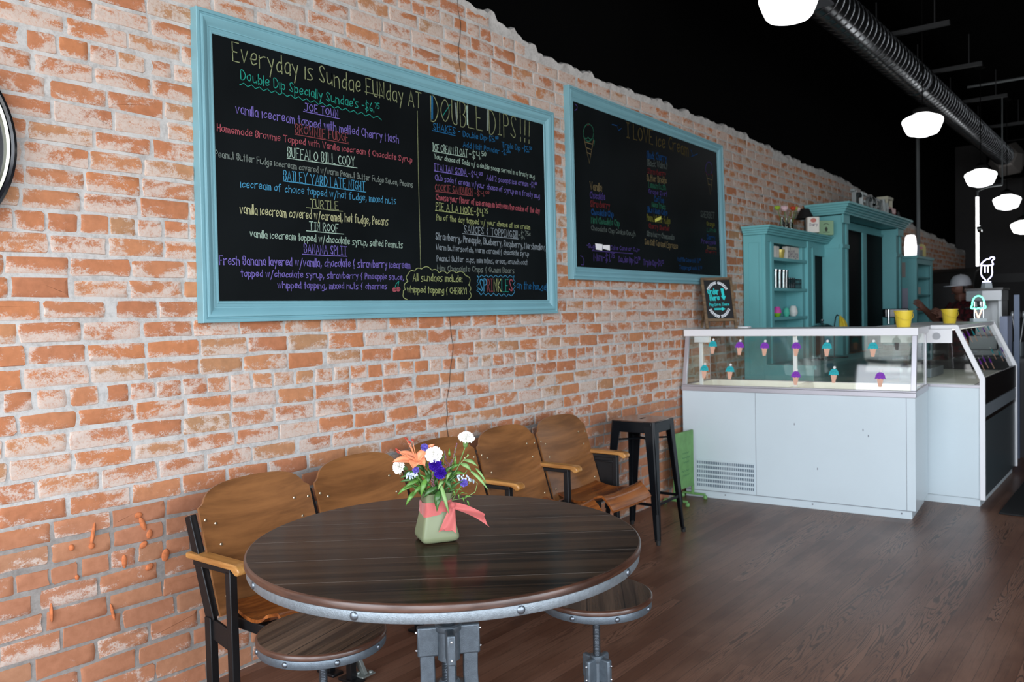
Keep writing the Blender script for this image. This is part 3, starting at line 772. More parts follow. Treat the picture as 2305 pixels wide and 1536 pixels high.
def menu(label, outer, inner, texts, doodles, pen_w, ypl):
    t = thing('chalkboard_menu', label, 'menu board', (outer[0][0], 0, outer[0][1]), 0)
    ox, oz = outer[0]
    L = lambda P: [(x-ox, z-oz) for x, z in P]
    b = B(); moulded_frame(b, L(outer), L(inner), .046, PROF); b.build('frame', teal, t, ang=25)
    p = [(x+(a)*.012, z+(c)*.012) for (x, z), (a, c) in zip(L(inner), ((-1,-1), (1,-1), (1,1), (-1,1)))]
    b = B(); vs = [(x, -.028, z) for x, z in p]+[(x, -.012, z) for x, z in p]
    b.add(vs, [(0,1,2,3), (7,6,5,4), (0,4,5,1), (1,5,6,2), (2,6,7,3), (3,7,4,0)])
    b.build('writing_surface', board_black, t)
    to3 = lambda x, z: (x-ox, ypl, z-oz)
    for txt, x0, z0, x1, z1, h, col in texts:
        b = B(); write(b, txt, x0, z0, x1, z1, h*1.06, pen_w*(1.3 if h > .06 else 1.0 if h > .03 else .85), to3)
        b.build('menu_line', pen_mat(col), t, fix=False)
    by = {}
    for col, pts in doodles: by.setdefault(col, []).append(pts)
    for col, ps in by.items():
        b = B()
        for pts in ps: ribbon(b, pts, pen_w*.9, to3)
        b.build('chalk_drawing', pen_mat(col), t, fix=False)
    return t, to3
m1, to3a = menu('large teal-framed chalkboard menu listing sundaes and shakes in coloured hand lettering', [(1.80, 1.453), (4.222, 1.463), (4.222, 2.708), (1.812, 2.700)], [(1.884, 1.541), (4.137, 1.547), (4.128, 2.622), (1.890, 2.614)], B1_T, B1_U, .0037, -.0288)
# filled stems of the big heading letters
for x0, x1, z0, z1, k in ():
    pass
m2, to3b = menu('second teal-framed chalkboard menu with faint flavour list and drawn cones', [(4.402, 1.679), (6.760, 1.674), (6.705, 2.866), (4.392, 2.916)], [(4.468, 1.763), (6.660, 1.754), (6.612, 2.795), (4.458, 2.826)], B2_T, B2_U, .0066, -.0288)
paper = M('white_paper_and_patch', S(244, 244, 244), .6)
yellow_patch = M('yellow_patch_colour', S(206, 206, 96), .6)
b = B()
for q in ([(3.146, 2.612), (3.160, 2.612), (3.156, 2.487), (3.142, 2.485)],):
    b.add([to3a(*p) for p in q], [(0,1,2,3)])
b.build('chalk_drawing', pen_mat('BD'), m1, fix=False)
b = B()
for q in ([(3.421, 2.609), (3.436, 2.609), (3.435, 2.503), (3.422, 2.502)],): b.add([to3a(*p) for p in q], [(0,1,2,3)])
b.build('chalk_drawing', pen_mat('PG'), m1, fix=False)
b = B()
for q in ([(3.326, 2.606), (3.341, 2.606), (3.350, 2.497), (3.337, 2.494)], [(3.595, 2.619), (3.610, 2.62), (3.604, 2.5), (3.590, 2.499)]): b.add([to3a(*p) for p in q], [(0,1,2,3)])
b.build('chalk_drawing', pen_mat('GY'), m1, fix=False)
def pale_patch(name, label, q, mat_, grp=None):  # flat white and yellow patches set just in front of the board
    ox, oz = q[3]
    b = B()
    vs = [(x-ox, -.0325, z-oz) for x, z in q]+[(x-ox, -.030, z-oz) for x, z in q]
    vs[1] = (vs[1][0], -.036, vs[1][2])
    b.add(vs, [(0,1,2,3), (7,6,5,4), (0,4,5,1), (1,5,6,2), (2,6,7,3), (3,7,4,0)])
    o = b.build(name, mat_, loc=(ox, 0, oz)); return tag(o, label, 'paper tag', grp)  # category of the flat pale patches on the board
pale_patch('pale_patch', 'white patch on faint chalkboard, left one of the pair', [(4.689, 1.924), (4.771, 1.923), (4.772, 1.881), (4.699, 1.884)], paper, 'pale patches on the chalkboard')
pale_patch('pale_patch', 'white patch on faint chalkboard, right one of the pair', [(4.779, 1.918), (4.866, 1.922), (4.870, 1.886), (4.786, 1.893)], paper, 'pale patches on the chalkboard')
pale_patch('pale_patch', 'small yellow-green patch in middle of faint chalkboard', [(5.517, 2.151), (5.605, 2.179), (5.607, 2.155), (5.520, 2.129)], yellow_patch, 'pale patches on the chalkboard')

# ---- round wall clock cut by the left edge of the frame
t = thing('wall_clock', 'round black-rimmed wall clock with silver inner ring at left edge', 'clock', (.778, 0, 2.055))
Rx = Matrix.Rotation(PI/2, 4, 'X')
b = B(); b.lathe([(.335, .012), (.37, .012), (.372, .03), (.366, .048), (.356, .054), (.348, .05), (.345, .03)], 72, M4=Rx)
b.build('rim', M('black_gloss_plastic', (.006, .006, .008, 1), .2, coat=.5), t)
b = B(); b.lathe([(.346, .02), (.345, .046), (.336, .044), (.330, .02)], 72, M4=Rx); b.build('inner_ring', M('brushed_silver', S(200, 200, 180), .25, .9), t)
b = B(); b.lathe([(0, .018), (.334, .018)], 72, M4=Rx); b.build('dial', M('clock_dial', S(126, 134, 176), .25, coat=.6), t)
b = B(); b.bar((0, -.022, 0), (-.09, -.022, .15), .014, .003, up=(0, 1, 0)); b.bar((0, -.024, 0), (-.2, -.024, -.1), .01, .003, up=(0, 1, 0)); b.ell((0, -.024, 0), .018, .004, .018)
b.build('hands', M('black_gloss_plastic', 0), t)
# ================================================================ ROW OF FOLDING THEATRE SEATS
ply = M_wood('bent_plywood', S(106, 68, 38), S(150, 100, 58), grain=(2.2, 30, 9), rough=.34, coat=.25)
seat_ply = M_wood('seat_plywood', S(104, 52, 22), S(168, 98, 44), grain=(2.0, 26, 26), rough=.26, coat=.5)
arm_wood = M_wood('armrest_maple', S(150, 98, 46), S(204, 150, 84), grain=(30, 3, 30), rough=.35, coat=.3)
iron = M('black_cast_iron', (.010, .010, .011, 1), .42, .3, bump=.1, bscale=120)
brass = M('nickel_rivet', S(196, 180, 150), .3, .9)
PW = .533
row = thing('theater_seat_row', 'row of five joined vintage plywood theater seats with black iron frames along brick wall', 'theater seats', (1.60, 0, 0), math.radians(1.4))
def back_pt(x, s):   # along the leaning plane
    k = s/.435
    return (x, -.385+.135*k+.012*(1-(2*x/.5)**2)+.03*max(0, k-.85)**1.5, .402+.435*k)
def back_top(u):
    a = abs(u)
    pts = [(0, .454), (.08, .452), (.13, .447), (.165, .439), (.19, .429), (.208, .417), (.220, .404), (.227, .392), (.234, .384), (.246, .380), (.252, .374), (.26, .37)]
    for (x0, s0), (x1, s1) in zip(pts, pts[1:]):
        if a <= x1: return s0+(s1-s0)*(a-x0)/(x1-x0)
    return .37
for i in range(5):
    cx = PW*(i+.5)
    b = B()
    us = [-.252, -.248, -.242, -.236, -.231, -.226, -.22, -.214, -.206, -.197, -.185, -.17, -.15, -.125, -.095, -.05]
    us = us+[0]+[-u for u in reversed(us)]
    def fn(u, v, us=us):
        x = us[int(round(u*(len(us)-1)))]
        p = back_pt(x, back_top(x)*v); return (p[0]+cx, p[1], p[2])
    b.sheet(fn, len(us)-1, 10, th=(0, .011, -.003))
    bk = b.build('seat_back', ply, row, ang=50)
    for rx, rs in ((-.235, .33), (.235, .33), (-.195, .31), (.17, .335), (-.19, .235), (.19, .26), (-.21, .06), (.21, .06)):
        p = back_pt(rx, rs); b = B(); b.ell((p[0]+cx, p[1]-.002, p[2]), .0062, .004, .0062, 8); b.build('rivet', brass, bk)
    # seat board: dished plywood with rolled front
    def sf(u, v):
        x = (u-.5)*(.405+.085*min(1, v*1.4)); y = -.375-.365*v
        wv = 1-.10*(abs(2*u-1)**4)*(v > .8)
        z = .432-.030*math.sin(min(1, v/.75)*PI)*.9-(.05*((v-.82)/.18)**2 if v > .82 else 0)+.020*math.exp(-((v-.80)/.12)**2)
        z += .012*abs(2*u-1)**3*(1 if v < .85 else .4)
        return (cx+x*wv, y, z)
    b = B(); b.sheet(sf, 14, 22, th=(0, .004, -.013)); st = b.build('seat', seat_ply, row, ang=50)
    b = B()
    b.box(cx-.20, cx+.20, -.52, -.46, .360, .395); b.box(cx-.225, cx-.19, -.60, -.40, .365, .405); b.box(cx+.19, cx+.225, -.60, -.40, .365, .405)
    b.build('seat_bracket', iron, st, bevel=.004)
for i in range(6):
    x = PW*i
    b = B()
    b.bar((x, -.348, 0), (x, -.346, .40), .03, .036, up=(0, 1, 0))
    b.bar((x+.004, -.352, .395), (x+.004, -.230, .748), .026, .052, up=(0, 1, 0), h1=.040)
    b.bar((x-.010, -.380, .395), (x-.010, -.252, .748), .008, .010, up=(0, 1, 0))
    b.bar((x, -.480, 0), (x, -.478, .588), .03, .030, up=(0, 1, 0))
    b.bar((x, -.268, .586), (x, -.492, .588), .03, .020)
    b.bar((x, -.36, .36), (x, -.47, .335), .012, .075, up=(0, 0, 1))
    b.box(x-.028, x+.028, -.40, -.30, 0, .012); b.box(x-.028, x+.028, -.53, -.43, 0, .012)
    fb = B(); fb.bar((x+.02, -.47, .13), (x+.05, -.50, .012), .016, .034, up=(0, 1, 0)); fb.box(x+.015, x+.085, -.53, -.47, .0125, .020)
    for q in (-.518, -.485): fb.ell((x+.03+(.04 if q < -.5 else 0), q, .022), .010, .010, .008, 10)
    if i == 5:
        b.add([(x-.008, -.30, .36), (x-.008, -.475, .36), (x-.008, -.475, .585), (x-.008, -.262, .585), (x+.008, -.30, .36), (x+.008, -.475, .36), (x+.008, -.475, .585), (x+.008, -.262, .585)],
              [(0,1,2,3), (7,6,5,4), (0,4,5,1), (1,5,6,2), (2,6,7,3), (3,7,4,0)])
        b.bar((x-.012, -.305, .372), (x-.012, -.47, .372), .012, .012); b.bar((x-.012, -.265, .555), (x-.012, -.47, .555), .012, .008)
    fr_ = b.build('frame', iron, row, bevel=.003)
    fb.build('floor_bracket', M('zinc_bracket', S(150, 156, 152), .4, .7), fr_, bevel=.002)
    b = B()
    top = [(-.240, .600), (-.240, .622), (-.52, .622), (-.545, .620), (-.560, .610), (-.563, .596), (-.555, .586), (-.540, .584), (-.528, .592), (-.515, .600)]
    wmul = .026
    b.prism(top, lambda a, c, d: (x-.028+d, a, c), .056)
    b.build('armrest', arm_wood, row, bevel=.006, seg=3)
# ================================================================ CRANK TABLE AND STOOLS
A48 = math.radians(-48.5)
tbl_wood = M_wood('dark_plank_top', S(10, 7, 5), S(66, 50, 37), grain=(.9, 24, 24), rough=.20, spec=.05, seams=.195, line=S(120, 112, 104))
rim_wood = M_wood('dark_wood_edge', S(44, 27, 20), S(84, 56, 43), grain=(6, 6, 40), rough=.3, coat=.15)
steel_band = M('hammered_grey_steel', S(128, 137, 143), .45, .6, var=.12, vscale=90, bump=.45, bscale=420)
gun = M('gunmetal_paint', S(96, 106, 114), .42, .6, var=.1, vscale=60, bump=.25, bscale=380)
gun_dark = M('dark_gunmetal', S(74, 80, 86), .38, .75, var=.1, vscale=60, bump=.2, bscale=300)
bolt_m = M('bolt_steel', S(176, 180, 184), .28, .95)
rivet_m = M('domed_rivet', S(116, 124, 132), .34, .85)
def disc_top(root, R, z, tw, bandh, nriv, a0, wood, zrot, inset=.006, rr=.011):
    b = B(); b.lathe([(0, z-.004-tw), (R-.003, z-tw), (R, z-tw+.003), (R, z-.006), (R-.002, z-.002), (R-.006, z)], 96)
    b.v = [(x, y, zz) for x, y, zz in b.v]
    o = b.build('wood_edge', rim_wood, root, ang=40)
    b = B(); b.lathe([(0, z-.003), (R-.0055, z-.003), (R-.007, z+.0003), (0, z+.0003)], 96)
    tp = b.build('tabletop' if R > .4 else 'seat', wood, root, ang=30); tp.rotation_euler = (0, 0, zrot)
    b = B(); Rb = R-inset; zb = z-tw
    b.lathe([(Rb-.05, zb-.001), (Rb, zb-.001), (Rb+.001, zb-.003), (Rb+.001, zb-bandh+.002), (Rb, zb-bandh), (Rb-.006, zb-bandh), (Rb-.006, zb-.006), (Rb-.05, zb-.006)], 96)
    bd = b.build('steel_band', steel_band if R > .4 else gun, root, ang=30)
    for k in range(nriv):
        a = a0+2*PI*k/nriv
        Mx = Matrix.Rotation(a, 3, 'Z')
        b = B(); b.ell((math.cos(a)*(Rb+.001), math.sin(a)*(Rb+.001), zb-bandh*.5), .006, rr, rr, 12, M4=Mx)
        b.build('rivet', rivet_m, bd)
def pedestal_leg(b, a, ztop, zsock, rin, r0, rfoot, w, th):
    """flat forged leg bowing out from the socket to the floor"""
    d = Vector((math.cos(a), math.sin(a), 0)); s_ = Vector((-math.sin(a), math.cos(a), 0))
    prof = [(r0, ztop), (r0, zsock), (r0-.002, zsock*.84), (r0+.006, zsock*.66), (r0+(rfoot-r0)*.20, zsock*.44), (r0+(rfoot-r0)*.56, zsock*.20), (rfoot-.05, .035), (rfoot, .018)]
    pts = [Vector((r, z)) for r, z in prof]
    sm = chaikin([(p.x, p.y) for p in pts], 2)
    L = []
    for i, p in enumerate(sm):
        q0 = Vector(sm[max(0, i-1)]); q1 = Vector(sm[min(len(sm)-1, i+1)]); dd = (q1-q0).normalized(); nn = Vector((-dd.y, dd.x))
        L.append([d*(p[0]+nn.x*sx*w/2)+s_*(sy*th/2)+Vector((0, 0, p[1]+nn.y*sx*w/2)) for sx, sy in ((-1,-1), (1,-1), (1,1), (-1,1))])
    vs = [v for r in L for v in r]; fs = [(0,1,2,3), tuple(len(vs)-4+k for k in (3,2,1,0))]
    for i in range(len(L)-1):
        for k in range(4): fs.append((i*4+k, i*4+(k+1) % 4, i*4+4+(k+1) % 4, i*4+4+k))
    b.add(vs, fs)
def pedestal(root, ztop, zs0, zs1, colr, sockw, sockd, footr, a0, zscrew, legw, legth, n=4, side=None):
    b = B(); b.cyl((0, 0, zs0-.012), (0, 0, zs1-.004), colr, n=20)
    b.lathe([(colr*1.12, zs1-.016), (colr*1.2, zs1-.012), (colr*1.2, zs1+.002), (colr*1.05, zs1+.006), (colr*.7, zs1+.006)], 20)
    b.build('hub', gun, root)
    b = B(); pr = []
    z = zscrew
    while z < ztop:
        pr += [(colr*.60, z), (colr*.66, z+.0022), (colr*.60, z+.0044)]; z += .0048
    b.lathe(pr, 16); b.build('screw', gun_dark, root, ang=60)
    for k in range(n):
        a = a0+2*PI*k/n; d = Vector((math.cos(a), math.sin(a), 0)); s_ = Vector((-math.sin(a), math.cos(a), 0))
        Mx = Matrix.Rotation(a, 4, 'Z')
        b = B(); b.box(colr-.006, colr+sockd, -sockw/2, sockw/2, zs0, zs1, M4=Mx)
        so = b.build('leg_socket', gun, root, bevel=.006, seg=3)
        b = B(); pedestal_leg(b, a, zs1-.01, zs0, 0, colr+sockd*.52, footr, legw, legth)
        lg = b.build('leg', gun, root, bevel=.004)
        b = B(); q = d*footr
        b.cyl(q+Vector((0,0,.022)), q+Vector((0,0,.006)), .010, n=10); b.lathe([(.022, 0), (.024, .005), (.012, .010)], 14, c=tuple(q)); b.build('levelling_foot', bolt_m, lg)
        b = B()
        for zz in (zs0+.018, zs1-.018):
            p = d*(colr+sockd)+Vector((0, 0, zz)); b.cyl(p, p+d*.003, .0042, n=10); b.ell(p+d*.003, .003, .003, .003, 8)
        b.build('bolt', bolt_m, so)
T = thing('crank_table', 'round dark plank table on grey steel crank pedestal with riveted steel band', 'table', (1.784, -1.349, 0))
disc_top(T, .576, .80, .022, .026, 9, math.radians(-159), tbl_wood, A48)
va = math.atan2(-1.691, -1.784)   # towards the front of the shop
pedestal(T, .775, .446, .536, .034, .027, .060, .34, va+math.radians(5), .36, .044, .022)
b = B(); b.lathe([(.05, .340), (.055, .345), (.055, .356), (.03, .362)], 20); b.lathe([(.030, .36), (.032, .366), (.026, .372)], 18)
b.box(-.016, .016, -.016, .016, .762, .775); b.lathe([(.13, .768), (.13, .777), (0, .777)], 28)
b.build('screw_collar', gun, T)
for nm, loc, R, a0, lab, sr in (('crank_stool', (1.527, -1.080, 0), .190, -161, 'round dark plank crank stool at left, tucked below near edge of table', 12),
                                ('crank_stool', (2.270, -1.560, 0), .185, -171, 'round dark plank crank stool half hidden behind right edge of table', -146)):
    s = thing(nm, lab, 'stool', loc, 0, 'crank stools at the table')
    wd = M_wood('stool_plank_%d' % int(R*1000), S(30, 22, 16), S(98, 78, 62), grain=(1.2, 34, 34), rough=.26 if R > .187 else .18, spec=.15, seams=.118, line=S(6, 5, 4), off=.03, lw=.0022)
    disc_top(s, R, .54, .017, .024, 8, math.radians(a0), wd, math.radians(sr), inset=.004, rr=.0085)
    pedestal(s, .515, .245, .325, .019, .020, .036, .185, va+math.radians(42), .16, .030, .016)
    b = B(); b.lathe([(.07, .505), (.07, .512), (0, .513)], 24); b.build('mounting_plate', gun_dark, s)
# ================================================================ TALL BLACK METAL BAR STOOL
blackm = M('black_gloss_metal', (.005, .006, .0075, 1), .26, 0, coat=.0, spec=.16)
bx, by = 4.735, -.343
t = thing('bar_stool', 'tall black metal bar stool with square seat beside green sign', 'stool', (bx, by, 0), math.radians(3))
SH = .765; hs = .152; hf = .200
b = B()
b.prism([(-hs+.02, -hs), (hs-.02, -hs), (hs, -hs+.02), (hs, hs-.02), (hs-.02, hs), (-hs+.02, hs), (-hs, hs-.02), (-hs, -hs+.02)], lambda a, c, d: (a, c, SH-.010+d), .010)
o = b.build('seat', M_wood('black_seat_brown_reflection', (.05, .026, .018, 1), (.10, .055, .038, 1), rough=.22, grain=(8, 8, 8), coat=.5), t, bevel=.004)  # brown reflection on the black seat painted into its colour
b = B()
for k in range(4):
    Mx = Matrix.Rotation(k*PI/2, 4, 'Z')
    b.box(-hs+.018, hs-.018, -hs-.002, -hs+.006, SH-.075, SH-.006, M4=Mx)
b.build('apron', blackm, t, bevel=.003)
b = B(); b.prism([(-.028, -.010), (.028, -.010), (.034, 0), (.028, .010), (-.028, .010), (-.034, 0)], lambda a, c, d: (a, c, SH+.0005+d*.0), .001)
b.build('hand_hole', M('hole_dark', (.002, .002, .002, 1), .9), t)
for sx, sy in ((-1,-1), (1,-1), (1,1), (-1,1)):
    # folded sheet leg: an L section tapering downward, splayed outward
    b = B()
    lv = []
    for k, z in enumerate((SH-.004, SH-.08, SH*.55, .10, 0.02)):
        f = 1-z/SH; ex = hs+(hf-hs)*f; wd = (.075, .066, .050, .034, .028)[k]
        c = Vector((sx*ex, sy*ex, z))
        lv.append([c+Vector((0, -sy*wd, 0)), c+Vector((0, -sy*.012, 0)), c+Vector((-sx*.012, 0, 0)), c+Vector((-sx*wd, 0, 0)), c+Vector((-sx*wd, -sy*.008, 0)), c+Vector((-sx*.016, -sy*.012, 0)), c+Vector((-sx*.012, -sy*.016, 0)), c+Vector((-sx*.008, -sy*wd, 0))])
    vs = [v for r in lv for v in r]; n = 8
    fs = [tuple(range(n)), tuple(len(vs)-1-i for i in range(n))]
    for i in range(len(lv)-1):
        for k in range(n): fs.append((i*n+k, i*n+(k+1) % n, i*n+n+(k+1) % n, i*n+n+k))
    b.add(vs, fs)
    for w2 in (.02,):   # raised rib down the outside corner
        b.tube([(sx*(hs-.014), sy*(hs-.014), SH-.01), (sx*(hf*.98-.013), sy*(hf*.98-.013), .19)], [.012, .009], 8)
    lg = b.build('leg', blackm, t, ang=30)
    b = B(); b.cyl((sx*(hf-.012), sy*(hf-.012), .03), (sx*(hf-.010), sy*(hf-.010), 0), .016, .014, 10); b.build('rubber_foot', M('black_rubber', (.012, .012, .012, 1), .7), lg)
b = B()
zz = .245; e = hs+(hf-hs)*(1-zz/SH)-.008
for k in range(4):
    Mx = Matrix.Rotation(k*PI/2, 4, 'Z')
    p0 = Mx @ Vector((-e, -e, zz)); p1 = Mx @ Vector((e, -e, zz)); b.bar(p0, p1, .008, .018)
b.build('footrest', blackm, t)
b = B(); zz = SH-.13; e = hs+(hf-hs)*.17-.012
b.tube([(-e, -e, zz), (e, e, zz)], .006, 8); b.tube([(e, -e, zz), (-e, e, zz)], .006, 8)
b.build('cross_brace', blackm, t)
# ---------------------------------------------------------------- green sign on feet
green = M('chalk_green_paint', S(104, 152, 88), .55, var=.12, vscale=14)
t = thing('floor_sign', 'green wooden floor sign on small feet between wall and white freezer', 'sign', (5.73, -.125, 0))
b = B(); b.box(-.155, .155, -.010, .010, .10, .535); b.build('board', green, t, bevel=.004)
for sx in (-1, 1):
    b = B(); b.box(sx*.15-.012, sx*.15+.012, -.009, .009, .03, .11); b.bar((sx*.15, .085, .036), (sx*.15, -.105, .036), .02, .016)
    b.lathe([(.012, 0), (.018, .012), (.012, .03)], 12, c=(sx*.15, .085, 0)); b.lathe([(.012, 0), (.018, .012), (.012, .03)], 12, c=(sx*.15, -.105, 0))
    b.build('foot', green, t, bevel=.003)
b = B(); to3 = lambda x, z: (x, -.0108, z)
for q, (x0, z, wd) in enumerate(((-.03, .37, .10), (-.04, .335, .13), (-.02, .30, .09), (-.05, .235, .12), (-.03, .20, .10))): ribbon(b, [(x0+wd*i/9, z+.006*math.sin(i*2.3)) for i in range(10)], .006, to3)
b.build('faded_lettering', M('faded_green_ink', S(78, 126, 84), .8), t, fix=False)
# ================================================================ VASE OF FLOWERS ON THE TABLE
VC = (1.749, -1.345, .8005); VR = math.radians(-51.47)
def frosted():
    t = NT('frosted_sage_glass')
    t.base(S(158, 166, 130)); t.p.inputs['Roughness'].default_value = .28
    t.p.inputs['Transmission Weight'].default_value = .5
    t.p.inputs['IOR'].default_value = 1.3
    return t.m
vase = thing('flower_vase', 'frosted sage-green square tapered glass vase with coral ribbon on dark round table', 'vase', VC, VR)
b = B()
b.lathe([(0, .001), (.050, .001), (.060, .004), (.0655, .012), (.0655, .020), (.055, .062), (.0465, .098), (.0435, .115), (.045, .128), (.0495, .143), (.0475, .143), (.043, .128), (.0415, .115), (.0445, .098), (.053, .062), (.0625, .02), (.058, .010), (0, .006)], 64, sq=9, a0=0)
b.v = [tuple(Matrix.Rotation(math.radians(20.5+0), 3, 'Z') @ Vector((x*.86, y*.86, z))) for x, y, z in b.v]
b.build('vase_body', frosted(), vase, ang=60)
def ribbon_mat():
    t = NT('coral_organza_ribbon')
    t.base(t.mix(t.noise(t.mapping(t.obj(), scale=(900, 900, 900)), 1.0, 1), S(170, 68, 68), S(194, 96, 90)))
    t.p.inputs['Roughness'].default_value = .6; t.p.inputs['Alpha'].default_value = .88
    t.p.inputs['Sheen Weight'].default_value = .4
    return t.m
rm_ = ribbon_mat()
b = B()
R20 = Matrix.Rotation(math.radians(20.5), 3, 'Z')
def band(u, v):
    a = 2*PI*u; c_, s_ = math.cos(a), math.sin(a); q = (abs(c_)**8+abs(s_)**8)**-.125
    z = .082+.036*v+.003*math.sin(a*3+v*2)+(.006 if c_ > 0 else -.002); r = (.0500-.0055*v)*.885+.0012+.001*math.sin(a*9+v*5)
    p = R20 @ Vector((r*c_*q, r*s_*q, z)); return p
b.sheet(band, 48, 5)
rb = b.build('ribbon', rm_, vase, ang=80)
b = B()
def tail1(u, v):   # hangs down in front
    x = .052-.004*u+(v-.5)*(.016+.034*u)-.012*u; z = .108-.072*u-.006*(1-abs(2*v-1))*(-1 if u > .95 else 0)-.004*v
    return (x, -.048-.012*u+.004*math.sin(v*6+u*3), z+(.010*(1-abs(2*v-1)) if u > .97 else 0))
def tail2(u, v):   # flies out to the right
    x = .050+.104*u+.014*(v-.5)*u; z = .112+.010*math.sin(u*2.2)-.052*u-(v-.5)*(.018+.022*u)
    return (x-(.016*(1-abs(2*v-1)) if u > .97 else 0), -.044-.02*u+.004*math.sin(v*5+u*5), z)
b.sheet(tail1, 12, 8); b.sheet(tail2, 14, 8)
b.ell((.051, -.047, .110), .010, .007, .011, 10)
b.build('ribbon_tail', rm_, vase, ang=80)

stem_m = M('flower_stem_green', S(96, 128, 62), .55, var=.15)
leaf_m = M('leaf_green', S(84, 128, 52), .42, var=.25, vscale=40)
leaf_d = M('leaf_dark_green', S(58, 96, 44), .4, var=.25, vscale=40)
leaf_p = M('leaf_pale_green', S(116, 150, 88), .45, var=.15, vscale=40)
white_p = M('white_petal', S(252, 250, 244), .6, var=.02)
rg = random.Random(5)
def fthing(name, label, cat, grp=None): return thing(name, label, cat, VC, VR, grp)
def stem(par, top, r=.0016, base=None, mid=None):
    bx_ = base or (rg.uniform(-.018, .018), rg.uniform(-.015, .015), .035)
    top = Vector(top); b0 = Vector(bx_)
    m = mid or (top*.45+b0*.55+Vector((0, 0, .02)))
    pts = [b0*(1-t)**2+Vector(m)*2*t*(1-t)+top*t*t for t in [i/8 for i in range(9)]]
    b = B(); b.tube(pts, r, 7); return b.build('stem', stem_m, par)
def ruffle(par, name, c, R, mat_, face, layers=4, seed=0):
    """crumpled many-petalled bloom facing direction `face`"""
    r2 = random.Random(seed); Q = Vector((0, 0, 1)).rotation_difference(Vector(face).normalized()).to_matrix()
    for l in range(layers):
        k = 1-l*.15; np_ = 9 if l < 3 else 7
        for j in range(np_):
            a = 2*PI*(j+.5*(l % 2))/np_+r2.uniform(-.1, .1); tilt = .18+.30*l
            f1, f2 = r2.uniform(9, 13), r2.uniform(0, 6)
            def fn(u, v, a=a, tilt=tilt, k=k, f1=f1, f2=f2, l=l):
                wd = (.35+.75*v)*(u-.5)*1.25; rr = R*k*v*(1-.10*(2*u-1)**2*v+.07*math.sin(f1*u+f2)*v)
                fr = .16*R*math.sin(f1*1.7*u+f2)*v*v
                x = math.cos(a+wd*.9)*rr*math.cos(tilt); y = math.sin(a+wd*.9)*rr*math.cos(tilt); z = rr*math.sin(tilt)*.75+fr+l*.12*R
                return Vector(c)+Q @ Vector((x, y, z-.2*R))
            b = B(); b.sheet(fn, 8, 6)
            if j == 0: acc = B()
            acc.add(b.v, b.f)
        acc.build(name, mat_, par, ang=80)
def carnation(c, R, label, face, seed):
    t = fthing('carnation', label, 'flower', 'white carnations in the vase')
    ruffle(t, 'petals', c, R, white_p, face, 5, seed)
    f = Vector(face).normalized(); q = Vector(c)-f*R*.35
    b = B(); b.tube([q+f*.004, q-f*.010, q-f*.024, q-f*.030], [.010, .0085, .007, .002], 10); b.build('calyx', leaf_p, t)
    stem(t, q-f*.028, .0018)
carnation((-.107, -.01, .221), .0225, 'white carnation lowest at left of bouquet in green vase', (-.6, -.75, .35), 1)
carnation((-.001, -.02, .256), .0265, 'white carnation in middle of bouquet above purple bloom', (0, -.8, .55), 2)
carnation((.094, .01, .300), .0255, 'white carnation standing highest at right of bouquet', (.15, -.45, .9), 3)
# orange lily
t = fthing('lily', 'orange lily with long recurved petals at upper left of bouquet', 'flower')
lm = M('orange_lily_petal', S(226, 140, 100), .45, var=.18, vscale=30)
c0 = Vector((-.052, -.005, .232))
for dx, dy, dz, L, w in ((-.85, -.30, .10, .072, .030), (.55, -.75, -.06, .044, .036), (-.15, -.85, -.16, .044, .038), (-.75, .35, .36, .068, .026), (.75, .2, .75, .072, .026), (.45, .1, .55, .046, .026)):
    d = Vector((dx, dy, dz)).normalized(); s_ = d.cross(Vector((0, -.6, .8))).normalized(); n_ = s_.cross(d)
    def fn(u, v, d=d, s_=s_, n_=n_, L=L, w=w):
        wd = w*math.sin(PI*min(1, .12+.88*v))**.7*(u-.5)*(1 if v < .98 else .3)
        return c0+d*(L*v)+s_*wd+n_*(.010*math.sin(v*PI*.8)-.012*v*v+abs(u-.5)*.010)
    b = B(); b.sheet(fn, 6, 10); b.build('petal', lm, t, ang=80, solid=.0008)
for e in ((-.080, -.02, .303), (-.062, -.02, .299), (-.070, -.03, .295), (-.108, -.02, .272), (-.104, -.03, .266)):
    b = B(); e = Vector(e); b.tube([c0, c0.lerp(e, .5)+Vector((0, -.006, .004)), e], [.0016, .0013, .001], 6)
    fl = b.build('stamen', lm, t)
    b = B(); b.ell(e, .0065, .002, .003, 8, M4=Matrix.Rotation(.6, 3, 'Y')); b.build('anther', M('rust_anther', S(150, 44, 26), .7), fl)
stem(t, c0, .002)
# purple lisianthus
pm = M('deep_violet_petal', S(58, 20, 150), .5, var=.3, vscale=50)
for c_, R, lab, sd in (((.004, -.03, .226), .020, 'deep violet bloom just below the middle white carnation', 7), ((.018, -.036, .204), .0185, 'deep violet bloom lower of two at center of bouquet', 8)):
    t = fthing('violet_bloom', lab, 'flower', 'deep violet blooms in the vase'); ruffle(t, 'petals', c_, R, pm, (.1, -.9, .35), 4, sd); stem(t, (c_[0], c_[1]+.008, c_[2]-.008))
lv = M('lavender_petal', S(104, 90, 178), .55, var=.2, vscale=60)
for c_, R, lab, sd in (((-.029, -.01, .276), .0115, 'small lavender aster between lily and middle carnation', 11), ((-.053, -.035, .214), .0105, 'small lavender aster under the orange lily', 12), ((.086, -.03, .172), .012, 'small lavender aster low at right of bouquet', 13)):
    t = fthing('aster', lab, 'flower', 'small lavender asters in the vase')
    ruffle(t, 'petals', c_, R, lv, (.1, -.9, .4), 3, sd); stem(t, (c_[0], c_[1]+.004, c_[2]-.004), .0011)
sm = M('pale_statice', S(184, 196, 214), .7, var=.15, vscale=90)
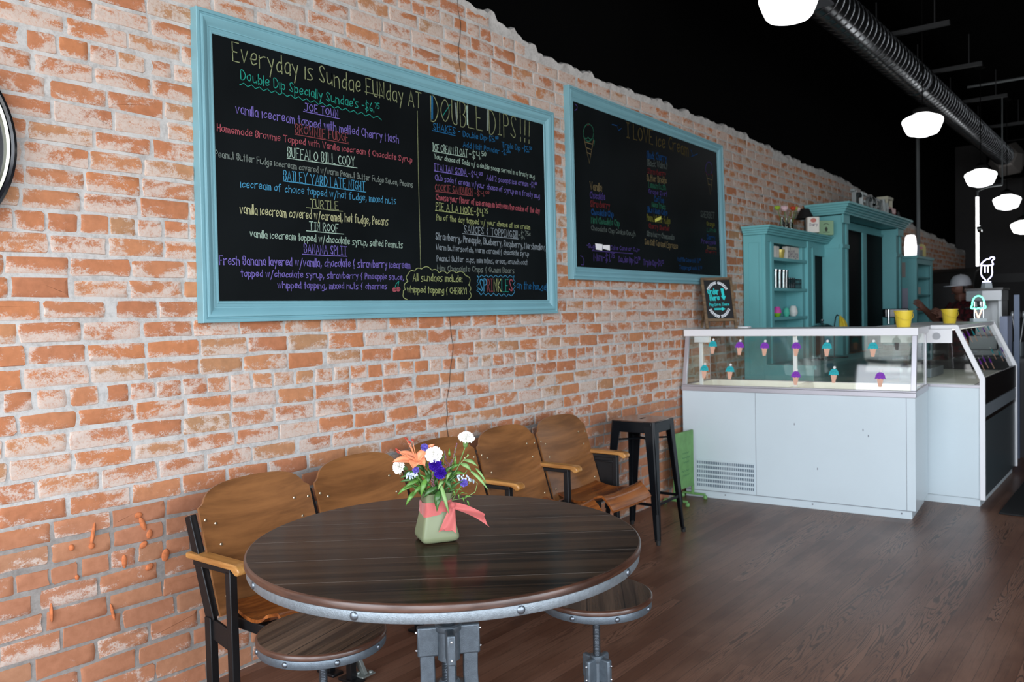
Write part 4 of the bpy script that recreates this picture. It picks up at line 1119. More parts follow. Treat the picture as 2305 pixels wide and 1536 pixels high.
for cs, lab in (([(-.064, -.03, .194), (-.055, -.035, .200), (-.072, -.03, .197)], 'pale blue statice cluster low at left of bouquet'), ([(.075, -.02, .186), (.092, -.02, .184), (.108, -.02, .175)], 'pale blue statice cluster at right of bouquet')):
    t = fthing('statice', lab, 'flower', 'pale statice in the vase')
    b = B(); r2 = random.Random(len(lab))
    for c_ in cs:
        for k in range(11): b.ell((c_[0]+r2.uniform(-.009, .009), c_[1]+r2.uniform(-.006, .006), c_[2]+r2.uniform(-.006, .008)), .0024, .0024, .0036, 6)
    b.build('florets', sm, t); stem(t, cs[1], .0012)
hm = M('plum_heather', S(108, 66, 80), .7, var=.35, vscale=120)
for (p0, p1), lab in ((((.050, 0, .215), (.066, 0, .283)), 'plum heather sprig beside the tallest carnation'), (((.040, -.01, .20), (.030, -.01, .262)), 'plum heather sprig behind deep violet blooms'), (((.030, -.02, .205), (.052, -.02, .235)), 'short plum heather sprig at right of violet blooms'), (((-.004, -.045, .165), (-.003, -.05, .206)), 'plum heather sprig in front of violet blooms')):
    t = fthing('heather', lab, 'flower', 'heather sprigs in the vase')
    b = B(); p0 = Vector(p0); p1 = Vector(p1); r2 = random.Random(hash(p0[0]) % 99)
    for k in range(34):
        q = p0.lerp(p1, k/33); b.ell(q+Vector((r2.uniform(-1, 1), r2.uniform(-1, 1), 0))*.0055*(1.15-k/33), .0019, .0019, .0023, 6)
    b.build('florets', hm, t); stem(t, p1, .0010)
def leaf(par, a, tip, w, mat_, bend=.012, name='leaf', up=(0, -.75, .65)):
    a = Vector(a); tip = Vector(tip); d = tip-a; L = d.length; dn = d.normalized(); s_ = dn.cross(Vector(up)).normalized(); n_ = s_.cross(dn)
    def fn(u, v):
        wd = w*.92*max(.015, 2.1*(v+.03)**.62*(1.0-v)**.95)*(u-.5)
        return a+d*v+s_*wd+n_*(bend*math.sin(PI*v)-abs(u-.5)*w*.25)
    b = B(); b.sheet(fn, 4, 10); return b.build(name, mat_, par, ang=80, solid=.0006)
SPR = [
 ('leafy sprig of broad green leaves at front left of bouquet', leaf_m, (-.035, -.02, .175), [((-.021, -.045, .192), (-.037, -.062, .142), .022), ((-.050, -.03, .155), (-.083, -.05, .114), .020), ((-.064, -.02, .166), (-.108, -.03, .142), .018), ((-.045, -.03, .182), (-.09, -.035, .158), .016), ((-.03, -.035, .170), (-.063, -.05, .140), .016)]),
 ('dark leafy sprig hanging over rim at center of vase', leaf_d, (.004, -.03, .170), [((.008, -.04, .166), (-.031, -.055, .137), .024), ((.017, -.045, .155), (.004, -.062, .112), .026), ((.019, -.045, .148), (.008, -.066, .098), .016), ((-.012, -.03, .20), (-.02, -.05, .168), .018), ((.03, -.03, .185), (.052, -.045, .155), .018)]),
 ('pale ribbon-like leaf sprig drooping past the coral ribbon', leaf_p, (.018, -.035, .176), [((.018, -.04, .174), (.043, -.066, .090), .017), ((.05, -.03, .205), (.036, -.045, .180), .012), ((.028, -.03, .18), (.012, -.05, .158), .014)]),
 ('arching pale leaf sprig reaching out at right of bouquet', leaf_p, (.095, -.01, .205), [((.105, -.02, .207), (.157, -.035, .150), .014), ((.12, -.015, .212), (.151, -.02, .166), .010), ((.078, -.02, .228), (.108, -.03, .207), .020), ((.088, -.02, .238), (.127, -.03, .220), .017)]),
 ('feathery fern sprig low at right of vase rim', leaf_m, (.058, -.02, .15), [((.056+.006*k, -.025, .150-.005*k), (.062+.007*k+(.012 if k % 2 else -.004), -.035, .146-.005*k+(.010 if k % 2 else -.012)), .006) for k in range(7)]),
 ('mixed green sprig filling left side behind the statice', leaf_d, (-.06, .01, .20), [((-.045, 0, .19), (-.095, 0, .200), .022), ((-.05, 0, .175), (-.102, -.01, .176), .018), ((-.03, .01, .20), (-.072, .01, .232), .020), ((-.06, -.01, .19), (-.10, -.02, .19), .018)]),
 ('mixed green sprig filling right side behind violet blooms', leaf_m, (.055, .02, .22), [((.04, .01, .20), (.075, 0, .222), .020), ((.05, 0, .19), (.088, -.01, .196), .018), ((.06, .01, .215), (.062, 0, .248), .012), ((.044, .0, .245), (.044, -.004, .270), .010), ((.03, .01, .19), (.066, -.02, .168), .018), ((.02, .01, .2), (.0, 0, .236), .018)]),
]
rl = random.Random(21)
for lab, mt, n_, xr, zr_ in (('dense low greenery around rim at left of bouquet', leaf_m, 13, (-.085, -.01), (.150, .205)), ('dense low greenery around rim at right of bouquet', leaf_d, 13, (-.01, .085), (.150, .215)), ('olive greenery tucked behind blooms at center of bouquet', leaf_d, 11, (-.05, .05), (.19, .245))):
    lv_ = []
    for k in range(n_):
        x = rl.uniform(*xr); z = rl.uniform(*zr_); d_ = rl.uniform(-.02, .025) if 'behind' not in lab else rl.uniform(.01, .03)
        a = (x*.55, d_*.5, z-.02); lv_.append((a, (x+rl.uniform(-.015, .015), d_-.02, z+rl.uniform(-.02, .03)), rl.uniform(.012, .021)))
    SPR.append((lab, mt, ((xr[0]+xr[1])/2*.6, 0, zr_[0]+.02), lv_))
for lab, mt, top, lvs in SPR:
    t = fthing('foliage_sprig', lab, 'foliage', 'greenery in the vase')
    stem(t, top, .0014)
    for a, tip, wd in lvs: leaf(t, a, tip, wd, mt)
t = fthing('grass_stem', 'bare curled tendril stem looping low at right of bouquet', 'foliage')
b = B(); b.tube([(.05, -.02, .12), (.09, -.03, .128), (.118, -.03, .145), (.125, -.03, .17), (.112, -.03, .182), (.10, -.03, .170)], .0009, 6); b.tube([(.058, -.02, .20), (.075, -.02, .226), (.098, -.02, .249)], .0010, 6); b.ell((.099, -.02, .251), .003, .002, .003, 6)
b.build('tendril', leaf_p, t)
# ================================================================ ICE-CREAM DIPPING CABINET (front faces the shop door)
enamel = M('white_enamel_panel', S(206, 219, 224), .32, var=.02, vscale=2, coat=.25)
alum = M('anodised_aluminium_trim', S(186, 184, 190), .34, .55)
white_trim = M('white_plastic_trim', S(236, 236, 238), .4)
liner = M('cream_liner', S(226, 224, 214), .45)
glassm = M_glass('case_glass')
seam_m = M('panel_seam', S(120, 124, 132), .7)
DEP = .62
def cone_decal(par, c, ax, up, nrm, s, col, name='cone_sticker'):
    """round scoop with a drip edge on a cone, cherry on top: a flat vinyl sticker"""
    ax = Vector(ax).normalized(); up = Vector(up).normalized(); nrm = Vector(nrm).normalized(); c = Vector(c)
    P = lambda x, z, d=0: c+ax*(x*s)+up*(z*s)+nrm*d
    b = B()
    n0 = [(-.5, .0)]+[(.5*-math.cos(PI*i/14), .0+.62*math.sin(PI*i/14)) for i in range(1, 14)]+[(.5, 0), (.55, -.12), (.36, -.05), (.22, -.14), (.05, -.06), (-.12, -.14), (-.3, -.05), (-.55, -.12)]
    b.add([P(x, z, .0005) for x, z in n0], [tuple(range(len(n0)))], 0)
    cn = [(-.33, -.06), (.33, -.06), (.16, -.95), (-.16, -.95)]
    b.add([P(x, z, .0003) for x, z in cn], [(0,1,2,3)], 1)
    ch = [(.05+.15*math.cos(2*PI*i/10), .74+.15*math.sin(2*PI*i/10)) for i in range(10)]
    b.add([P(x, z, .0007) for x, z in ch], [tuple(range(10))], 2)
    for k in range(3): b.add([P(x, z, .0009) for x, z in ((-.28+.2*k, .2+.06*(k % 2)), (-.16+.2*k, .24+.06*(k % 2)), (-.17+.2*k, .29+.06*(k % 2)), (-.29+.2*k, .25+.06*(k % 2)))], [(0,1,2,3)], 3)
    o = b.build(name, [M('sticker_'+col, S(20, 168, 176) if col == 'teal' else S(128, 44, 176), .6), M('sticker_cone', S(222, 172, 146), .6), M('sticker_cherry', S(232, 230, 226), .6), M('sticker_ink_'+col, S(10, 110, 124) if col == 'teal' else S(88, 24, 130), .6)], par, fix=False)
    o['label'] = col+' scoop cone sticker'
    return o
FR = math.radians(-90+5.0)
frz = thing('ice_cream_freezer', 'white ice cream dipping freezer facing the door with two rows of cone stickers on glass', 'freezer', (5.912, -.034, 0), FR)
# local x runs along the front from the wall end (0) to the aisle end (W); local y runs back
W = 1.662
b = B(); b.box(.012, W-.025, .015, DEP-.01, 0, .060); o = b.build('kick_plate', enamel, frz, bevel=.002)
b = B(); b.box(0, W, 0, DEP, .062, .835); del b.f[1], b.mi[1]; b.build('body', enamel, frz, fix=False)
for x in (.575, W-.055):
    b = B(); b.box(x-.0012, x+.0012, -.0012, .002, .064, .834); b.build('panel_seam', seam_m, frz)
b = B(); b.box(.01, W, -.0012, .002, .0585, .0620); b.build('panel_seam', seam_m, frz)
# louvred grille low at the wall end
b = B(); gx0, gx1, gz0, gz1 = .11, .560, .085, .296
b.box(gx0, gx1, -.003, -.001, gz0, gz1)
gr = b.build('grille', M('grille_dark', S(92, 110, 124), .7), frz)
b = B()
for k in range(7):
    z = gz0+(gz1-gz0)*k/6; b.box(gx0-.004, gx1+.004, -.007, -.002, z-.006, z+.006)
for k in range(33):
    x = gx0+(gx1-gx0)*k/32; b.box(x-.0022, x+.0022, -.0055, -.002, gz0, gz1)
b.build('grille_bars', enamel, gr)
for x, z in ((.86, .615), (1.33, .60), (1.365, .56), (1.02, .30)):
    b = B(); b.box(x-.003, x+.003, -.0015, .001, z-.008, z+.008); b.build('scuff_mark', M('scuff_grey', S(128, 132, 142), .8), frz)
for x in (.33, .98, W-.09): b = B(); b.lathe([(0, 0), (.006, 0), (.006, .003), (0, .004)], 8, M4=Matrix.Translation((x, .015, .035)) @ Matrix.Rotation(PI/2, 4, 'X')); b.build('screw', seam_m, frz)
ZR0, ZR1, ZT0, ZT1 = .835, .882, 1.258, 1.312
SB = .088
b = B()
b.box(-.006, W+.006, -.008, .03, ZR0, ZR1-.012); b.box(-.006, W+.006, -.002, .03, ZR1-.012, ZR1)
b.box(-.006, .03, 0, DEP, ZR0, ZR1); b.box(W-.03, W+.006, 0, DEP, ZR0, ZR1); b.box(0, W, DEP-.04, DEP, ZR0, ZR1)
b.build('counter_rail', alum, frz, bevel=.003)
b = B(); b.box(-.012, W+.012, SB-.012, DEP-.02, ZT0+.006, ZT1); b.box(-.012, W+.012, SB-.016, SB+.02, ZT0, ZT1)
b.build('top_shelf', white_trim, frz, bevel=.004)
for x in (-.004, W-.028):
    b = B(); b.add([(x, .004, ZR1), (x+.032, .004, ZR1), (x+.032, .034, ZR1), (x, .034, ZR1), (x, SB-.004, ZT0), (x+.032, SB-.004, ZT0), (x+.032, SB+.026, ZT0), (x, SB+.026, ZT0)], [(0,3,2,1), (4,5,6,7), (0,1,5,4), (1,2,6,5), (2,3,7,6), (3,0,4,7)]); b.build('corner_post', alum, frz, bevel=.002)
for x in (0, W-.02):
    b = B(); b.box(x, x+.02, DEP-.05, DEP-.03, ZR1, ZT0); b.build('corner_post', alum, frz, bevel=.002)
for x in (.10, W*.5):
    b = B(); b.box(x-.013, x+.013, .14, .165, ZR1-.02, ZT0); b.build('shelf_support', white_trim, frz, bevel=.002)
b = B(); b.box(.06, .18, .105, .16, ZT0-.050, ZT0); b.build('light_ballast', white_trim, frz, bevel=.004)
b = B(); b.box(.2, W-.06, .16, .40, ZT0+.001, ZT0+.005)
b.build('lamp_tube', M_emit('case_lamp', (1, .96, .9, 1), 2.6), frz)
# interior: two wells with sloping walls and a divider
b = B()
for x0, x1 in ((.04, W*.5-.03), (W*.5+.03, W-.04)):
    y0, y1, zt, zb, k = .05, DEP-.06, ZR1-.006, .70, .05
    vs = [(x0, y0, zt), (x1, y0, zt), (x1, y1, zt), (x0, y1, zt), (x0+k, y0+k, zb), (x1-k, y0+k, zb), (x1-k, y1-k, zb), (x0+k, y1-k, zb)]
    b.add(vs, [(0,1,5,4), (1,2,6,5), (2,3,7,6), (3,0,4,7), (4,5,6,7)])
b.box(.0, .04, .03, DEP-.04, ZR1-.012, ZR1-.004); b.box(W*.5-.03, W*.5+.03, .03, DEP-.04, ZR1-.012, ZR1-.004); b.box(W-.04, W, .03, DEP-.04, ZR1-.012, ZR1-.004); b.box(0, W, DEP-.06, DEP-.04, ZR1-.012, ZR1-.004)
b.build('well', liner, frz)
# glass
b = B(); b.add([(.028, .020, ZR1), (W-.028, .020, ZR1), (W-.028, SB+.01, ZT0), (.028, SB+.01, ZT0)], [(0,1,2,3)]); b.build('front_glass', glassm, frz, fix=False)
for x in (.004, W-.004):
    b = B(); b.add([(x, .034, ZR1), (x, DEP-.05, ZR1), (x, DEP-.05, ZT0), (x, SB+.026, ZT0)], [(0,1,2,3)]); b.build('side_glass', glassm, frz, fix=False)
for x0, x1 in ((.02, W*.52), (W*.48, W-.02)):
    b = B(); b.add([(x0, DEP-.04, ZR1), (x1, DEP-.04, ZR1), (x1, DEP-.04, ZT0), (x0, DEP-.04, ZT0)], [(0,1,2,3)]); b.build('sliding_glass', glassm, frz, fix=False)
gn = Vector((0, -(ZT0-ZR1), (SB-.01))).normalized(); gu = Vector((0, SB-.01, ZT0-ZR1)).normalized()
for k, (x, z, col) in enumerate(((.222, .80, 'teal'), (.435, .78, 'violet'), (.626, .77, 'violet'), (.858, .77, 'violet'), (1.075, .77, 'teal'), (1.385, .77, 'teal'), (.165, .30, 'teal'), (.370, .29, 'teal'), (.865, .21, 'violet'), (1.130, .27, 'teal'), (1.438, .22, 'violet'))):
    p = Vector((x, .020+(SB-.01)*z, ZR1+(ZT0-ZR1)*z))+gn*.0015
    cone_decal(frz, p, (1, 0, 0), gu, gn, .066, col)
# ---------------------------------------------------------------- second display freezer, customers on the aisle side
f2 = thing('display_freezer', 'second white glass-topped freezer with black bumper band behind the first freezer', 'freezer', (6.70, -1.995, 0))
LX, DY = 1.58, .72     # local x along the counter, local y from the aisle face (0) back
b = B(); b.box(.02, LX-.02, .025, DY, 0, .058); b.build('kick_plate', enamel, f2, bevel=.002)
b = B(); b.box(0, LX, .008, DY, .060, .86); b.build('body', enamel, f2, bevel=.003)
prof = [(-.012, .055), (.020, .055), (.020, .925), (.185, 1.30), (.36, 1.30), (.36, 1.33), (.165, 1.33), (-.012, .935)]
b = B()
for x in (-.010, LX-.012): b = B(); b.prism([(-.012, .055), (.022, .055), (.022, .925), (.182, 1.288), (.34, 1.288), (.34, 1.316), (.160, 1.316), (-.012, .935)], lambda a, c, d, x=x: (x+d, a, c), .022); b.build('end_trim', white_trim, f2, bevel=.002)
b = B(); b.box(.012, LX-.012, -.004, .010, .74, .93); b.build('bumper', M('black_bumper', (.006, .005, .005, 1), .35), f2, bevel=.003)
b = B(); b.box(.012, LX-.012, -.003, .010, .645, .735); b.build('price_rail', M('grey_price_rail', S(120, 128, 134), .4), f2)
b = B(); b.box(.012, LX-.012, .002, .010, .062, .612); b.build('aisle_panel', M('slate_panel', S(70, 80, 84), .3), f2)
b = B(); b.box(.012, LX-.012, -.001, .010, .615, .642); b.build('shadow_gap', M('black_bumper', 0), f2)
b = B(); b.box(.012, LX-.012, .160, DY, 1.285, 1.312); b.build('top_shelf', white_trim, f2, bevel=.003)
b = B(); b.box(0, LX, .010, DY, .86, .882); b.build('counter_rail', alum, f2, bevel=.002)
b = B(); b.box(.03, LX-.03, .06, DY-.06, .880, .886); b.build('well', liner, f2)
for z in (1.05,):
    b = B(); b.box(.05, LX-.05, .26, DY-.10, z, z+.008); b.build('inner_shelf', glassm, f2)
b = B(); b.box(.05, LX-.06, .22, .245, 1.274, 1.2845); b.build('lamp_tube', M_emit('case_lamp', 0, 0), f2)
b = B(); b.cyl((-.004, .30, 1.235), (.03, .30, 1.235), .026, n=18); b.build('end_fan_cap', M('grey_cap', S(170, 172, 176), .5), f2)
b = B(); b.box(.004, .016, .20, DY-.03, 1.185, 1.285); b.build('end_header', white_trim, f2)
b = B(); b.add([(.006, .026, .882), (.006, DY-.02, .882), (.006, DY-.02, 1.285), (.006, .186, 1.285)], [(0,1,2,3)]); b.build('end_glass', glassm, f2, fix=False)
b = B(); b.add([(.01, .018, .93), (LX-.012, .018, .93), (LX-.012, .176, 1.288), (.01, .176, 1.288)], [(0,1,2,3)]); b.build('front_glass', glassm, f2, fix=False)
b = B(); b.add([(.01, DY-.01, .882), (LX-.012, DY-.01, .882), (LX-.012, DY-.01, 1.285), (.01, DY-.01, 1.285)], [(0,1,2,3)]); b.build('rear_glass', glassm, f2, fix=False)
for q in ((.02, .45, .48, .56, .888, 1.0), (.5, .95, .44, .56, .888, .96)):
    b = B(); b.box(*q); b.build('wire_basket', M('grey_price_rail', 0), f2, bevel=.004)

gn2 = Vector((0, -(1.288-.93), .158)).normalized(); gu2 = Vector((0, .158, .358)).normalized()
for k, (x, z, col) in enumerate(((.18, .80, 'violet'), (.36, .83, 'violet'), (.56, .83, 'teal'), (.80, .88, 'teal'), (1.05, .86, 'violet'), (1.30, .88, 'teal'), (.28, .25, 'violet'), (.46, .27, 'violet'), (.68, .22, 'violet'), (.95, .38, 'teal'), (1.22, .30, 'teal'), (1.42, .36, 'violet'))):
    cone_decal(f2, Vector((x, .018+.158*z, .93+.358*z))+gn2*.0015, (1, 0, 0), gu2, gn2, .06, col)
# ---------------------------------------------------------------- things standing on the freezers
yel = M('yellow_plastic', S(236, 208, 66), .4, var=.03)
def bucket(loc, lab, side):
    t = thing('bucket', lab, 'bucket', loc, 0, 'yellow buckets on the freezers')
    b = B(); b.lathe([(0, .002), (.044, 0), (.046, .004), (.060, .108), (.064, .109), (.064, .117), (.060, .118), (.057, .112), (.043, .006), (0, .006)], 28); b.build('pail', yel, t)
    b = B(); a = VR+side
    pts = [Vector((.062*math.cos(a)+.0, .062*math.sin(a), .104))]
    d = Vector((math.cos(VR), math.sin(VR), 0)); n_ = Vector((-d.y, d.x, 0))
    pts = [d*(-.063*math.cos(q))+n_*(-.066*math.sin(q))+Vector((0, 0, .106-.055*math.sin(q))) for q in [PI*i/16 for i in range(17)]]
    b.tube(pts, .0022, 6); b.build('bail_handle', yel, t)
    return t
bucket((6.36, -1.548, 1.312), 'yellow plastic bucket on top of first freezer', 0)
bucket((7.58, -1.615, 1.312), 'yellow plastic bucket on top of second freezer', .4)
# order sign: small wooden easel leaning back
sg = thing('order_sign', 'small wood-framed black sign reading order here pay down there on first freezer', 'sign', (6.102, -.150, 1.3125), math.radians(-45))
SW, SHh = .262, .428
Rl = Matrix.Rotation(math.radians(-16), 4, 'X')
brown = M_wood('weathered_frame_wood', S(84, 66, 46), S(128, 104, 74), grain=(6, 6, 40), rough=.6)
b = B(); fw = .022
for x0, x1, z0, z1 in ((0, fw, 0, SHh), (SW-fw, SW, 0, SHh), (fw, SW-fw, SHh-fw, SHh), (fw, SW-fw, .062, .062+fw)): b.box(x0, x1, -.010, .010, z0, z1, M4=Rl)
b.build('frame', brown, sg, bevel=.002)
b = B(); b.box(fw-.002, SW-fw+.002, -.002, .004, .083, SHh-fw+.002, M4=Rl); b.build('panel', M('sign_black', (.004, .004, .005, 1), .45), sg)
for q in ((.035, .07), (SW-.035, SW-.07)):
    b = B(); b.bar((q[0], .20, 0.008), (q[1], .116, .36), .018, .012); b.build('easel_leg', brown, sg)
cy = M('sign_turquoise', S(34, 206, 206), .6); wt = M('sign_white', S(232, 236, 240), .6)
tx = lambda x, z: Rl @ Vector((x, -.0030, z))
b = B(); write(b, 'Order', .050, .288, .137, .288, .048, .0072, tx); write(b, 'Here', .062, .236, .137, .236, .044, .0072, tx); write(b, 'Pay Down There', .052, .190, .214, .190, .024, .0032, tx)
for poly in ([(.158, .335), (.182, .335), (.184, .272), (.196, .272), (.176, .232), (.154, .272), (.164, .272)], [(.088, .156), (.088, .170), (.150, .170), (.150, .180), (.180, .163), (.150, .146), (.150, .156)]): b.add([tx(*p) for p in poly], [tuple(range(len(poly)))])
b.build('lettering', cy, sg, fix=False)
b = B()
for a0, a1, cz, ry in ((34, 146, .262, .122), (214, 326, .232, .132)):
    for k in range(15):
        a = math.radians(a0+(a1-a0)*k/14)
        if k == 7: continue
        px, pz = SW/2+.092*math.cos(a), cz+ry*math.sin(a); ta = a+PI/2
        for sgn in (-1, 1):
            c_ = (px+sgn*.006*math.cos(a), pz+sgn*.006*math.sin(a)); q = ta+sgn*.6
            b.add([tx(c_[0]+.0085*math.cos(q)*math.cos(w_)-.0045*math.sin(q)*math.sin(w_), c_[1]+.0085*math.sin(q)*math.cos(w_)+.0045*math.cos(q)*math.sin(w_)) for w_ in [2*PI*i/8 for i in range(8)]], [tuple(range(8))])
b.build('laurel_wreath', wt, sg, fix=False)
b = B(); b.box(0, .11, 0, .075, 0, .012); o = b.build('napkin_packet', paper, loc=(6.36, -.28, 1.3125), bevel=.002); o.rotation_euler = (0, 0, math.radians(-85)); tag(o, 'small white packet lying on first freezer beside order sign', 'packet')
# ================================================================ TEAL BACK BAR ALONG THE BRICK WALL
ct = M('teal_cabinet_paint', S(112, 182, 186), .45, var=.04, vscale=3)
blackp = M('black_panel', (.0025, .0025, .003, 1), .6, spec=.1)
G = 0.004   # gap to the wall bricks
def crown(b, x0, x1, yf, z0, z1, ov, steps=4, left=True, right=True, yb=-.012):
    for k in range(steps):
        f0 = k/steps; o = ov*(.25+.75*((k+1)/steps)**1.3)
        b.box(x0-(o if left else 0), x1+(o if right else 0), yf-o, yb, z0+(z1-z0)*f0, z0+(z1-z0)*(k+1)/steps-.0005)
def post(b, x0, x1, yf, z0, z1):
    """square pilaster face with a sunk channel"""
    w_ = x1-x0
    b.box(x0, x0+w_*.28, yf, yf+.03, z0, z1); b.box(x1-w_*.28, x1, yf, yf+.03, z0, z1); b.box(x0+w_*.28, x1-w_*.28, yf+.012, yf+.03, z0, z1)
    b.box(x0+.0007, x1-.0007, yf-.0015, yf+.0285, z1-.06, z1-.0011); b.box(x0+.0007, x1-.0007, yf-.0015, yf+.0285, z0+.0011, z0+.1)
# ---- left shelf unit
xa, xb, yf = 7.19, 8.50, -.215
t = thing('shelf_cabinet', 'teal open shelf cabinet nearest the freezer with crown moulding', 'cabinet', (xa, -G-.008, 0))
yf0 = yf+.012
b = B()
b.box(0, .03, yf0+.03, 0, 0, 2.13); b.box(-.006, -.0004, yf0+.0305, yf0+.055, 0, 2.06); b.box(-.006, -.0004, -.05, -.001, 0, 2.06); b.box(-.0065, -.0004, yf0+.0305, -.001, 2.06, 2.1285)
b.box(xb-xa-.28, xb-xa, yf0+.03, 0, 0, 2.13)
b.box(.03, xb-xa-.28, -.012, 0, 0, 2.13); b.build('carcass', ct, t)
b = B(); post(b, 0, .20, yf0, 0, 2.13); b.build('pilaster', ct, t); b = B(); post(b, xb-xa-.20, xb-xa, yf0, 0, 2.13); b.build('pilaster', ct, t)
b = B(); b.box(.2, xb-xa-.2, yf0+.012, yf0+.03, 2.065, 2.13); b.build('header', ct, t)
for z in (1.935, 1.655, 1.385):
    b = B(); b.box(.0305, xb-xa-.2805, yf0+.0312, -.0125, z-.028, z); b.box(.2005, xb-xa-.2005, yf0+.008, yf0+.0311, z-.028, z); b.build('shelf', ct, t, bevel=.002)
b = B(); crown(b, -.006, xb-xa, yf0, 2.13, 2.205, .075, right=False); b.build('crown_moulding', ct, t)
b = B(); b.box(0, xb-xa+.36, -.62, yf0, 0, .93); b.box(-.02, xb-xa+.36, -.65, yf0, .93, .965); b.build('base_counter', ct, t)
# ---- door bay
t = thing('cabinet_bay', 'teal cabinet bay with narrow black panel between shelf and tall cabinets', 'cabinet', (8.502, -G-.008, 0))
b = B(); b.box(0, .366, yf0+.045, 0, .97, 2.0); b.build('dark_panel', blackp, t)
b = B(); b.box(0, .366, yf0+.02, yf0+.045, 2.0, 2.13); b.box(0, .02, yf0+.02, yf0+.045, .97, 2.0); crown(b, 0, .366, yf0, 2.13, 2.205, .075, left=False, right=False); b.build('header', ct, t)
# ---- tall unit
x0, x1 = 8.870, 11.30
t = thing('tall_cabinet', 'tall teal cabinet with two black door panels and letters on top', 'cabinet', (x0, -G-.008, 0))
yt = -.363; L_ = x1-x0
b = B(); b.box(0, .21, yt+.03, 0, 0, 2.42); b.box(L_-.27, L_, yt+.03, 0, 0, 2.42); b.box(.21, L_-.27, -.19, 0, 2.36, 2.42); b.build('carcass', ct, t)
b = B(); post(b, L_-.27, L_, yt, 0, 2.42); b.box(L_-.278, L_+.008, yt-.010, yt+.0277, 2.08, 2.12); b.build('pilaster', ct, t)
b = B(); post(b, 0, .21, yt, 0, 2.42); b.box(-.0085, .218, yt-.010, yt+.0277, 2.08, 2.12); b.box(-.008, -.0004, yt+.03, -.002, 2.08, 2.12); b.build('pilaster', ct, t)
for q in ((-.012, .20), (L_-.26, L_+.012)):
    b = B(); b.box(q[0], q[1], yt-.02, yt-.0016, 2.34, 2.429); b.build('capital_block', ct, t)
for a, c_ in ((.21, 1.265), (1.41, L_-.235)):
    b = B(); b.box(a, c_, -.20, -.17, .95, 2.36); b.build('door_panel', blackp, t)
b = B(); b.box(1.265, 1.41, -.22, -.17, .95, 2.33); b.box(.21, L_-.27, -.215, -.19, 2.33, 2.3595); b.build('mullion', ct, t)
b = B(); crown(b, 0, L_, yt, 2.43, 2.545, .11, 5); b.build('crown_moulding', ct, t)
b = B(); b.box(.02, L_, -.60, yt, 0, .93); b.box(.0, L_, -.63, yt, .93, .965); b.build('base_counter', ct, t)
# ---- right unit
t = thing('side_cabinet', 'dark teal open shelf cabinet at far end beyond the tall cabinet', 'cabinet', (12.03, -G-.008, 0))
b = B(); b.box(0, .03, -.363, 0, 0, 2.10); b.box(.92, .95, -.363, 0, 0, 2.10); b.box(0, .95, -.012, 0, 0, 2.10); b.box(-.03, .98, -.39, 0, 2.10, 2.135); b.build('carcass', ct, t)
b = B(); b.box(0, .07, -.375, -.363, 0, 2.10); b.box(.86, .95, -.375, -.363, 0, 2.10); b.box(.07, .86, -.375, -.363, 2.03, 2.10); b.build('face_frame', ct, t)
for z in (1.86, 1.62, 1.395, 1.15):
    b = B(); b.box(.03, .92, -.35, -.012, z-.025, z); b.build('shelf', ct, t)
# ---- things on the shelf cabinet's shelves
def put(o, lab, cat, grp=None): return tag(o, lab, cat, grp)
wbm = M('white_carton', S(226, 222, 212), .6); mint = M('mint_cup', S(84, 196, 170), .5); chrome = M('chrome', S(200, 204, 206), .12, 1.0)
gold = M('gold_cup', S(206, 186, 96), .35, .3)
sh = [1.9355, 1.6555, 1.3855]
b = B(); b.box(0, .10, -.09, 0, 0, .115); put(b.build('carton', wbm, loc=(7.60, -.06, sh[0]), bevel=.003), 'white carton at left end of top cabinet shelf', 'carton')
b = B(); b.lathe([(0, 0), (.034, 0), (.036, .004), (.044, .062), (.048, .064), (.048, .090), (.044, .090), (.042, .066), (.033, .006), (0, .006)], 20); put(b.build('cup', gold, loc=(7.79, -.12, sh[0])), 'yellow cup on top cabinet shelf beside white word block', 'cup')
t = thing('word_block', 'white block sign with grey and pink letters on top cabinet shelf', 'sign', (7.88, -.16, sh[0]))
b = B(); b.box(0, .32, 0, .05, 0, .125); b.build('block', wbm, t, bevel=.003)
b = B(); write(b, 'plea', .03, .018, .19, .018, .10, .010, lambda x, z: (x, -.0008, z)); write(b, 'se', .215, .018, .29, .018, .07, .010, lambda x, z: (x, -.0008, z)); b.build('lettering', M('grey_letters', S(150, 140, 148), .7), t, fix=False)
glassy = M_glass('clear_tumbler', (.80, .86, .86, 1), .5)
def tumbler(loc, lab, h=.175, r=.027):
    t = thing('tumbler', lab, 'glass', loc, 0, 'tall tumblers on the middle shelf')
    b = B(); b.lathe([(0, .004), (r*.72, 0), (r*.74, .012), (r, h), (r*.93, h), (r*.68, .014), (0, .014)], 18); b.build('glass', glassy, t)
    b = B(); b.lathe([(r*1.01, h*.93), (r*1.03, h), (r*.96, h), (r*.96, h*.93)], 18); b.build('steel_rim', chrome, t); return t
for i, (x, y) in enumerate(((7.60, -.15), (7.70, -.15), (7.80, -.15), (7.89, -.14))):
    tumbler((x, y, sh[1]), 'tall steel-rimmed tumbler on middle cabinet shelf, '+('leftmost of four', 'second from left of four', 'third from left of four', 'rightmost of four beside dark tray')[i])
t = thing('wire_tray', 'dark wire tray of small jars on middle cabinet shelf', 'tray', (7.97, -.18, sh[1]))
b = B(); b.box(0, .23, 0, .14, 0, .008); 
for z in (.05, .09): b.tube([(0, 0, z), (.23, 0, z), (.23, .14, z), (0, .14, z)], .004, 6, closed=True)
for k in range(8): b.box(.23*k/7-.003, .23*k/7+.003, -.002, .002, 0, .09)
b.build('tray', M('dark_wire', (.02, .03, .032, 1), .4, .5), t)
for k in range(4):
    b = B(); b.lathe([(0, .002), (.022, .0), (.024, .07), (.02, .08), (.02, .10), (0, .10)], 14); b.build('jar', M('dark_jar', S(40, 66, 70), .2), t, loc=(.03+.056*k, .07, .0085))
